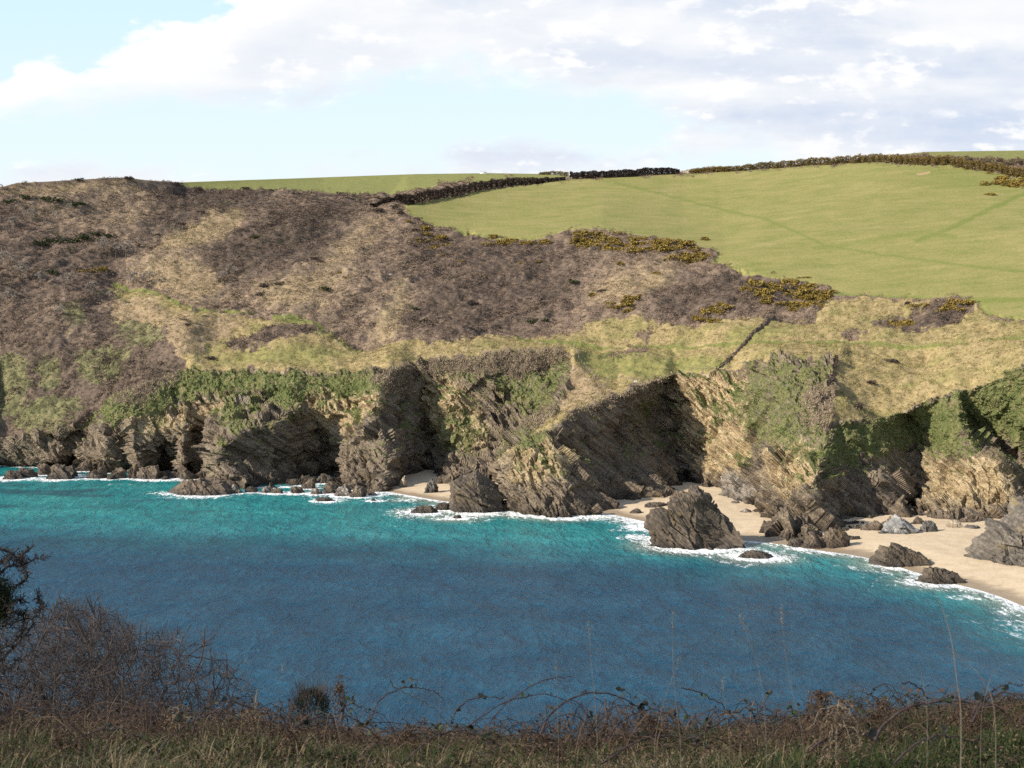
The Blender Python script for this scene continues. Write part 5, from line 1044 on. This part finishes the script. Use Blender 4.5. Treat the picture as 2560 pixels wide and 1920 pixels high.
def cane(pl, Y, lab, r=.0042, leaves=5, mat=None, dy=.25, lv=None, thorn=True, group=None):
    yy = Y+np.linspace(-dy, dy, len(pl)); p = np.array([at3(x, y, d) for (x, y), d in zip(pl, yy)]); c = p[0].copy()
    q = curve_pts(p, 40)+fbm(np.stack([np.arange(40)*.35, np.full(40, Y*7.1), np.full(40, pl[0][0]*.1)], -1), 2, 441)[:, None]*np.array((.004, .004, .010))
    o = empty('bramble', c); P_ = [(q-c, np.linspace(r, r*.45, 40))]
    if thorn:
        for i in range(2, 39):
            for _ in range(2):
                d = rng.normal(size=3); d /= np.linalg.norm(d); s = q[i]-c; P_.append((np.array([s, s+d*.5*.012, s+d*.013]), (.0017, .001, .0002)))
    V, F = tubes(P_, 4); child('cane', mesh_np('cane', V, F, mat or M_CANE, True, link=False), o)
    for i in (lv or rng.integers(8, 38, leaves)):
        base = q[i]-c; d = rng.normal(0, .5, 3)+np.array((0, -.1, .4)); d /= np.linalg.norm(d); tip = base+d*rng.uniform(.02, .05)
        for k in range(rng.integers(1, 4)):
            l = child('leaf', LEAVES[rng.integers(0, 3)], o); l.location = tip if k else base+d*.01; l.rotation_euler = rng.uniform(-1.4, 1.4, 3)+np.array((.5, 0, k*1.6)); s = rng.uniform(.32, .72); l.scale = (s, s, s)
    return tag(o, lab, 'bramble', group)
cane([(974,1560),(990,1530),(1022,1510),(1090,1507)], 6.6, 'short thorny bramble shoot left of the big arch, nearly level at the tip', leaves=3, dy=.1)
cane([(1045,1590),(1071,1544),(1126,1495),(1181,1468),(1236,1459)], 6.4, 'thorny bramble shoot curving up highest left of the big arch', .0036, 1)
cane([(1160,1610),(1178,1560),(1193,1538),(1230,1510),(1284,1495),(1339,1507),(1382,1532),(1412,1575)], 6.3, 'big thorny bramble arch standing against the water in the middle', .0058, 5)
cane([(985,1605),(998,1580),(1065,1532),(1120,1507),(1193,1501),(1254,1526),(1290,1570)], 6.8, 'bramble arch running behind the left foot of the big arch', .0042, 5)
cane([(1473,1483),(1534,1507),(1583,1544),(1610,1600)], 6.5, 'bramble shoot pointing up left, between the big arch and the bracken cone', .0034, 2)
cane([(1500,1610),(1522,1580),(1583,1544),(1626,1519)], 6.2, 'bramble shoot crossing the one that points up left', .0044, 4)
cane([(1600,1580),(1644,1532),(1659,1495)], 6.4, 'short upright bramble shoot left of the bracken cone', .003, 2)
cane([(1890,1600),(1905,1570),(1938,1540),(1977,1526),(2015,1516),(2054,1515),(2093,1516),(2131,1525),(2157,1531),(2200,1570)], 5.4, 'thickest bramble arch sprawling low across the right side', .0072, 6, dy=.1)
cane([(1948,1473),(1969,1477),(1987,1487),(2000,1503),(2005,1530),(2006,1570)], 5.8, 'thin hooked bramble tip rising above the thickest arch', .003, 1, dy=.1)
cane([(2100,1545),(2116,1515),(2137,1498),(2157,1484),(2188,1478),(2240,1484)], 5.2, 'upper bramble shoot leaning off the right edge', .0038, 3, dy=.1)
cane([(2100,1560),(2124,1516),(2144,1505),(2170,1499),(2230,1500)], 5.0, 'lower bramble shoot leaning off the right edge', .0042, 3, dy=.1)
cane([(1815,1570),(1820,1529),(1827,1518),(1843,1517),(1861,1524),(1875,1545)], 6.2, 'small leafy bramble curl right of the bracken cone', .0026, 7)
cane([(1750,1625),(1770,1603),(1801,1588),(1827,1582),(1863,1585),(1900,1605)], 4.9, 'dark bramble arch low in front of the pale bracken stalk', .005, 3, dy=.1)
cane([(800,1560),(816,1518),(851,1493),(894,1484),(937,1493),(960,1510)], 6.8, 'bramble arch just right of the small round bush', .0036, 4)
cane([(845,1470),(859,1488),(906,1510),(945,1536),(990,1590)], 6.4, 'pale straight bramble stem slanting down right of the small round bush', .003, 0, M_CANEP, thorn=False)
cane([(415,1590),(430,1546),(481,1514),(528,1523),(571,1553),(590,1600)], 6.6, 'bramble arch before the right part of the bare bush', .0044, 4)
cane([(330,1640),(370,1590),(420,1556),(480,1540),(540,1560)], 5.6, 'low bramble arch in the grass at lower left', .0038, 5)
cane([(600,1620),(640,1570),(700,1548),(780,1560),(830,1610)], 6.0, 'bramble arch below the small round bush', .0042, 7)
cane([(690,1600),(730,1540),(760,1520),(800,1540)], 6.5, 'leafy bramble shoot right below the small round bush', .003, 8)
cane([(1300,1620),(1340,1560),(1400,1530),(1450,1550),(1480,1600)], 6.4, 'leafy bramble arch at the right foot of the big arch', .0036, 7)
cane([(1640,1620),(1690,1560),(1730,1545),(1770,1570)], 6.3, 'dark leafy bramble arch left below the bracken cone', .0036, 9)
cane([(1890,1560),(1930,1520),(1965,1500),(1990,1520)], 6.4, 'upright leafy bramble shoot behind the thickest arch', .003, 8)
cane([(880,1640),(940,1590),(1010,1580),(1080,1610)], 5.6, 'bramble arch lying low at the bottom middle', .0042, 6)
cane([(1300,1650),(1380,1600),(1460,1590),(1540,1620)], 5.5, 'bramble arch lying low right of the bottom middle', .0042, 7)
cane([(1930,1650),(1990,1600),(2060,1590),(2130,1620)], 5.0, 'bramble arch lying low at the bottom right', .0042, 6)
cane([(120,1640),(180,1590),(250,1575),(310,1600)], 5.8, 'bramble arch lying low at the bottom left', .0040, 5)
tangle()
def bracken(x, yt, yb, w, Y, lab, seed, pale=None, nf=13):
    """dead bracken: a stalk with collapsed drooping fronds"""
    r = np.random.default_rng(seed); top = at3(x, yt, Y); bot = at3(x+r.uniform(-8, 8), yb, Y); H = top[2]-bot[2]; W_ = w/FP*Y/2
    o = empty('dead_bracken', bot); st = curve_pts([np.zeros(3), (top-bot)*.5+r.normal(0, .012, 3), top-bot], 12)
    S = [(st, np.linspace(.005, .002, 12))]; T = []
    for i in range(nf):
        s = st[min(11, int(r.triangular(3, 10, 12)))]; a = r.uniform(0, 2*np.pi); L_ = r.uniform(.35, 1.5)
        e = np.array((math.cos(a)*W_*L_, math.sin(a)*W_*L_, -s[2]*r.uniform(.15, .95))); m_ = s+e*.4+np.array((math.cos(a)*W_*.35, math.sin(a)*W_*.35, H*r.uniform(.0, .16)))
        c = curve_pts([s, m_, s+e], 16)+np.cumsum(r.normal(0, .003, (16, 3)), 0); S.append((c, np.linspace(.0022, .0007, 16)))
        for q in range(2, 16):
            for sd_ in (-1, 1):
                if r.random() < .3: continue
                d0 = np.cross(c[q]-c[q-1], (0, 0, 1.0)); d0 = d0/(np.linalg.norm(d0)+1e-9)*sd_+r.normal(0, .45, 3); d0[2] -= .5; d0 /= np.linalg.norm(d0); l0 = r.uniform(.02, .055)*(1-.5*q/16)
                for u in range(5):
                    b = c[q]+d0*l0*u/4; d = d0*.4+r.normal(0, .7, 3); d /= np.linalg.norm(d); l = r.uniform(.005, .014); f = np.cross(d, r.normal(size=3)); f /= np.linalg.norm(f)
                    T.append([b-f*l*.25, b+f*l*.25, b+d*l])
    V, F = tubes(S, 4); child('stalk', mesh_np('stalk', V, F, M_STRAW if pale else M_CANE, True, link=False), o)
    V = np.array(T).reshape(-1, 3); child('frond', mesh_np('frond', V, np.arange(len(V)).reshape(-1, 3), M_BRK, False, {'tint': np.repeat(r.uniform(.2 if pale else 0, 1 if pale else .75, len(T)), 3)}, link=False), o)
    tag(o, lab, 'bracken')
bracken(1773, 1488, 1580, 62, 6.0, 'dark cone shaped dead bracken clump against the water at right', 1, nf=22)
bracken(1812, 1512, 1668, 100, 4.9, 'large pale brown dead bracken with a thick straw stalk', 2, True, 26)
bracken(1917, 1503, 1570, 30, 6.0, 'small rusty dead fern head right of the bracken cone', 3, nf=9)
bracken(1405, 1545, 1610, 70, 6.2, 'brown collapsed bracken under the big bramble arch', 4, nf=18)
bracken(556, 1488, 1585, 60, 6.6, 'orange brown bracken frond right of the bare bush', 5, True, 8)
bracken(736, 1466, 1560, 26, 6.8, 'narrow reddish dried stem standing right of the small round bush', 6, nf=9)
bracken(385, 1525, 1600, 60, 6.0, 'curled brown bracken in front of the bare bush', 7, True, 12)
bracken(2090, 1530, 1590, 80, 5.2, 'brown bracken tangled under the thickest bramble arch', 8, nf=18)
bracken(150, 1560, 1640, 80, 5.6, 'brown bracken clump in the grass at lower left', 9, nf=14)
bracken(620, 1565, 1650, 80, 5.6, 'brown bracken clump below the small round bush', 10, nf=14)
bracken(1600, 1580, 1650, 80, 5.5, 'brown bracken clump at the bottom right of centre', 11, nf=14)
bracken(1180, 1585, 1655, 90, 5.4, 'brown bracken clump at the bottom centre', 12, nf=14)
bracken(900, 1560, 1630, 60, 6.0, 'rust brown bracken left of the bottom centre', 13, nf=12)
def stalk(pl, Y, lab, r=.0011, head=True, mat=None):
    p = np.array([at3(x, y, Y) for x, y in pl]); g = p[-1].copy(); g[2] = float(gz(g[0], g[1]))-.02
    if g[2] < p[-1][2]-.03: p = np.vstack([p, (p[-1]*.4+g*.6)[None], g[None]])
    p = curve_pts(p, 24); b = p[-1].copy(); o = empty('grass_stalk', b)
    V, F = tubes([(p-b, np.linspace(r*.35, r*.8, 24))], 4); child('stem', mesh_np('stem', V, F, mat or M_STRAW, True, link=False), o)
    if head:
        d = p[0]-p[1]; d /= np.linalg.norm(d); T = []
        for i in range(30):
            c = p[0]-b+d*(.012-i*.0016)+rng.normal(0, .0022, 3); e = d+rng.normal(0, .35, 3); e /= np.linalg.norm(e); f = np.cross(e, rng.normal(size=3)); f /= np.linalg.norm(f); T.append([c-f*.0010, c+f*.0010, c+e*.007])
        V = np.array(T).reshape(-1, 3); child('seed_head', mesh_np('seed_head', V, np.arange(len(V)).reshape(-1, 3), M_STRAW, False, {'tint': np.repeat(rng.uniform(.5, 1, len(T)), 3)}, link=False), o)
    tag(o, lab, 'grass stalk')
for pl, Y, r, h, lab in (([(1273,1352),(1276,1420),(1284,1500),(1290,1600)],4.0,.0010,True,'thin grass stalk above the big bramble arch'),([(1453,1331),(1453,1400),(1458,1500),(1470,1610)],3.6,.0010,True,'tallest seed headed grass stalk right of the big arch'),([(1467,1425),(1450,1470),(1431,1526),(1415,1600)],4.4,.0010,True,'grass stalk leaning right beside the tallest one'),
    ([(1601,1337),(1620,1390),(1640,1450),(1655,1600)],3.4,.0008,True,'faint seed headed stalk left of the bracken cone'),([(1687,1321),(1695,1400),(1708,1480),(1735,1610)],3.2,.0008,True,'faint seed headed stalk just above the bracken cone'),([(2023,1282),(2052,1367),(2067,1471),(2076,1560)],3.3,.0020,False,'long pale bare grass stem rising highest at right'),([(2046,1395),(2080,1425),(2119,1465),(2150,1560)],3.0,.0013,False,'blurred stem slanting down to the right edge'),
    ([(1202,1437),(1203,1490),(1206,1590)],4.6,.0009,True,'short grass stalk left of the big arch'),([(953,1422),(951,1480),(948,1600)],4.2,.0007,False,'hair thin grass stem left of the bramble shoots'),([(118,1454),(116,1500),(112,1600)],5.6,.0016,False,'straw stem before the bare bush at far left'),([(234,1475),(233,1520),(230,1600)],5.8,.0012,False,'left of two upright straws before the bare bush'),([(264,1471),(263,1510),(260,1600)],5.8,.0012,False,'right of two upright straws before the bare bush'),([(34,1467),(30,1510),(22,1600)],5.4,.0012,False,'straw stem at the left edge of the picture'),
    ([(1985,1430),(1995,1480),(2003,1560)],3.6,.0008,False,'thin stem left of the long pale one'),([(2150,1440),(2135,1480),(2120,1550)],4.4,.0009,False,'thin straw leaning left at the right edge'),([(1560,1470),(1566,1520),(1575,1600)],4.2,.0007,True,'small grass stalk between the crossing bramble shoots'),([(610,1440),(606,1500),(600,1600)],5.4,.0008,True,'grass stalk left of the small round bush')):
    stalk(pl, Y, lab, r, h)
def small_bush():
    Y = 8.6; b = at3(672, 1580, Y); o = empty('gorse_shrub', b); W_ = 52/FP*Y; H = 100/FP*Y; r = np.random.default_rng(9); T = []; S = []
    for _ in range(1700):
        a = r.uniform(0, 6.28); z = r.uniform(0, 1)**.7; q = W_*math.sqrt(max(0, 1-(z*.95)**2.2))*r.uniform(.5, 1); c = np.array((q*math.cos(a), q*math.sin(a)*.8, z*H*.88)); d = c/np.array((W_, W_, H))+np.array((0, 0, .5))+r.normal(0, .4, 3); d /= np.linalg.norm(d); f = np.cross(d, r.normal(size=3)); f /= np.linalg.norm(f); l = r.uniform(.015, .035); T.append([c-f*.003, c+f*.003, c+d*l])
    for _ in range(190):
        a = r.uniform(0, 6.28); c = np.array((W_*.8*math.cos(a)*r.uniform(.2, 1), W_*.6*math.sin(a), H*r.uniform(.5, .85))); d = np.array((math.cos(a)*.35, 0, 1))+r.normal(0, .2, 3); d /= np.linalg.norm(d); l = r.uniform(.06, .14); S.append((np.array([c, c+d*l*.5+r.normal(0, .004, 3), c+d*l]), (.0018, .0013, .0007)))
    V = np.array(T).reshape(-1, 3); child('foliage', mesh_np('foliage', V, np.arange(len(V)).reshape(-1, 3), M_EVER, False, {'tint': np.repeat(r.uniform(0, 1, len(T)), 3)}, link=False), o)
    V, F = tubes(S, 3); child('twigs', mesh_np('twigs', V, F, M_THORN, True, link=False), o); tag(o, 'small round dark green bush with spiky dead twigs on top', 'bush')
small_bush()
def thorn_bush():
    r = np.random.default_rng(11); EX = [-120,0,60,110,150,230,280,330,375,430,480,530,580]; EYR = [1400,1375,1335,1322,1318,1328,1372,1392,1378,1405,1445,1478,1530]
    nodes = []; dirs = []; polys = []
    def env(p): x, y = proj(p); return y-np.interp(x, EX, EYR), x
    def walk(p, d, n, seg, r0, r1, up, jit):
        pts = [p]; 
        for k in range(n):
            d = d+r.normal(0, jit, 3)+np.array((0, 0, up)); d /= np.linalg.norm(d); p = p+d*seg*r.uniform(.7, 1.3); pts.append(p)
            e, x = env(p)
            if e < -8-r.exponential(14) or x > 565-20*r.random() or x < -150: break
            nodes.append(p); dirs.append(d)
        if len(pts) > 1: polys.append((np.array(pts), np.linspace(r0, r1, len(pts))))
    for i in range(46):
        Y = r.uniform(10.2, 13.0); x = r.uniform(-100, 520); X = (x-CX)/FP*Y; p = np.array((X, Y, float(gz(X, Y))-.05))
        walk(p, np.array((r.normal(0, .3)+(.25 if x > 300 else 0), r.normal(0, .2), 1.0)), 17, .125, .011, .004, .06, .18)
    for gen, (N, n, seg, ra, rb, jit) in enumerate(((560, 9, .075, .0052, .0022, .34), (2200, 7, .055, .0034, .0015, .42), (9500, 5, .042, .0024, .0010, .5))):
        M = len(nodes)
        for _ in range(N):
            k = r.integers(0, M); d = dirs[k]+r.normal(0, .75, 3); d /= np.linalg.norm(d); walk(nodes[k], d, n, seg, ra, rb, .05, jit)
    c = np.array((polys[0][0][0])); o = empty('thorn_bush', c)
    m1 = [(p-c, q) for p, q in polys[:600]]; m2 = [(p-c, q) for p, q in polys[600:]]
    V, F = tubes(m1, 5); child('stems', mesh_np('stems', V, F, M_THORN, True, link=False), o)
    V, F = tubes(m2, 3); child('twigs', mesh_np('twigs', V, F, M_THORN, True, link=False), o)
    tag(o, 'large bare leafless thorn bush with a dense tangle of twigs at lower left', 'bush')
thorn_bush()
def hawthorn():
    Y = 9.0; r = np.random.default_rng(21); R_ = lambda pl: np.array([at3(x, y, Y+.18*math.sin(i*1.7+x*.05)) for i, (x, y) in enumerate(pl)])
    base = at3(-95, 1600, Y); base[2] = float(gz(base[0], Y))-.1; o = empty('hawthorn', base)
    tr = np.vstack([base[None], R_([(-100,1540),(-88,1450),(-75,1370),(-55,1300),(-40,1240),(-20,1195)])]); tp = curve_pts(tr, 30)
    child('trunk', mesh_np('trunk', *tubes([(tp-base, np.linspace(.05, .018, 30))], 7), M_HAW, True, link=False), o)
    main = [[(-55,1275),(-20,1250),(0,1239),(14,1225),(43,1222),(60,1215),(79,1207),(96,1206)],[(-40,1215),(-15,1190),(0,1186),(14,1189),(24,1196),(43,1201),(57,1191),(69,1183)],[(45,1201),(46,1212),(44,1222)],[(48,1222),(57,1237),(53,1254),(36,1265),(14,1278),(-20,1295)],[(-70,1365),(-20,1352),(19,1347),(48,1339),(72,1336),(81,1323),(101,1309)],[(84,1318),(89,1309),(84,1294),(81,1282)],[(-88,1450),(-40,1440),(0,1428),(24,1404),(53,1373),(72,1345)],[(-80,1420),(-20,1410),(30,1385),(60,1352)],[(-60,1310),(-10,1300),(20,1310),(40,1296),(55,1300)],[(-60,1330),(-10,1330),(25,1322),(45,1330),(58,1318)],[(-90,1480),(-30,1470),(10,1450),(45,1420)],[(-30,1225),(0,1212),(20,1208),(30,1196)]]
    S = []; tips = []
    for pl in main:
        c = curve_pts(R_(pl), 26)-base; c += r.normal(0, .003, c.shape); S.append((c, np.linspace(.010, .0032, 26)))
        for i in range(2, 26):
            for _ in range(3):
                d = r.normal(0, 1, 3); d[2] += .3; d /= np.linalg.norm(d); l = r.uniform(.015, .055); q = c[i]+d*l; m = c[i]+d*l*.5+r.normal(0, .004, 3); S.append((np.array([c[i], m, q]), (.0032, .0026, .0024))); tips.append(q)
                if r.random() < .5:
                    e = d+r.normal(0, .7, 3); e /= np.linalg.norm(e); S.append((np.array([m, m+e*.014, m+e*.026]), (.0024, .002, .0018))); tips.append(m+e*.026)
    for _ in range(420):
        k = tips[r.integers(0, len(tips))]
        if proj(k+base)[1] > 1230 and proj(k+base)[0] < 50:
            d = r.normal(0, 1, 3); d /= np.linalg.norm(d); e = d+r.normal(0, .5, 3); e /= np.linalg.norm(e); S.append((np.array([k, k+d*.03, k+d*.03+e*.035]), (.0022, .0018, .0012)))
    child('branches', mesh_np('branches', *tubes(S, 4), M_HAW, True, link=False), o)
    T = []
    for _ in range(5200):
        x, y = r.normal(0, 14), r.normal(1300, 24); c = at3(min(x, 30-8*r.random()), y, Y+r.uniform(-.12, .12))-base; d = r.normal(0, 1, 3); d /= np.linalg.norm(d); f = np.cross(d, r.normal(size=3)); f /= np.linalg.norm(f); T.append([c-f*.004, c+f*.004, c+d*.018])
    V = np.array(T).reshape(-1, 3); child('foliage', mesh_np('foliage', V, np.arange(len(V)).reshape(-1, 3), M_EVER, False, {'tint': np.repeat(r.uniform(0, .6, len(T)), 3)}, link=False), o)
    tag(o, 'gnarled dark hawthorn reaching in at the left edge above the thorn bush', 'tree')
hawthorn()
build_sea()
SC.cycles.use_denoising = False
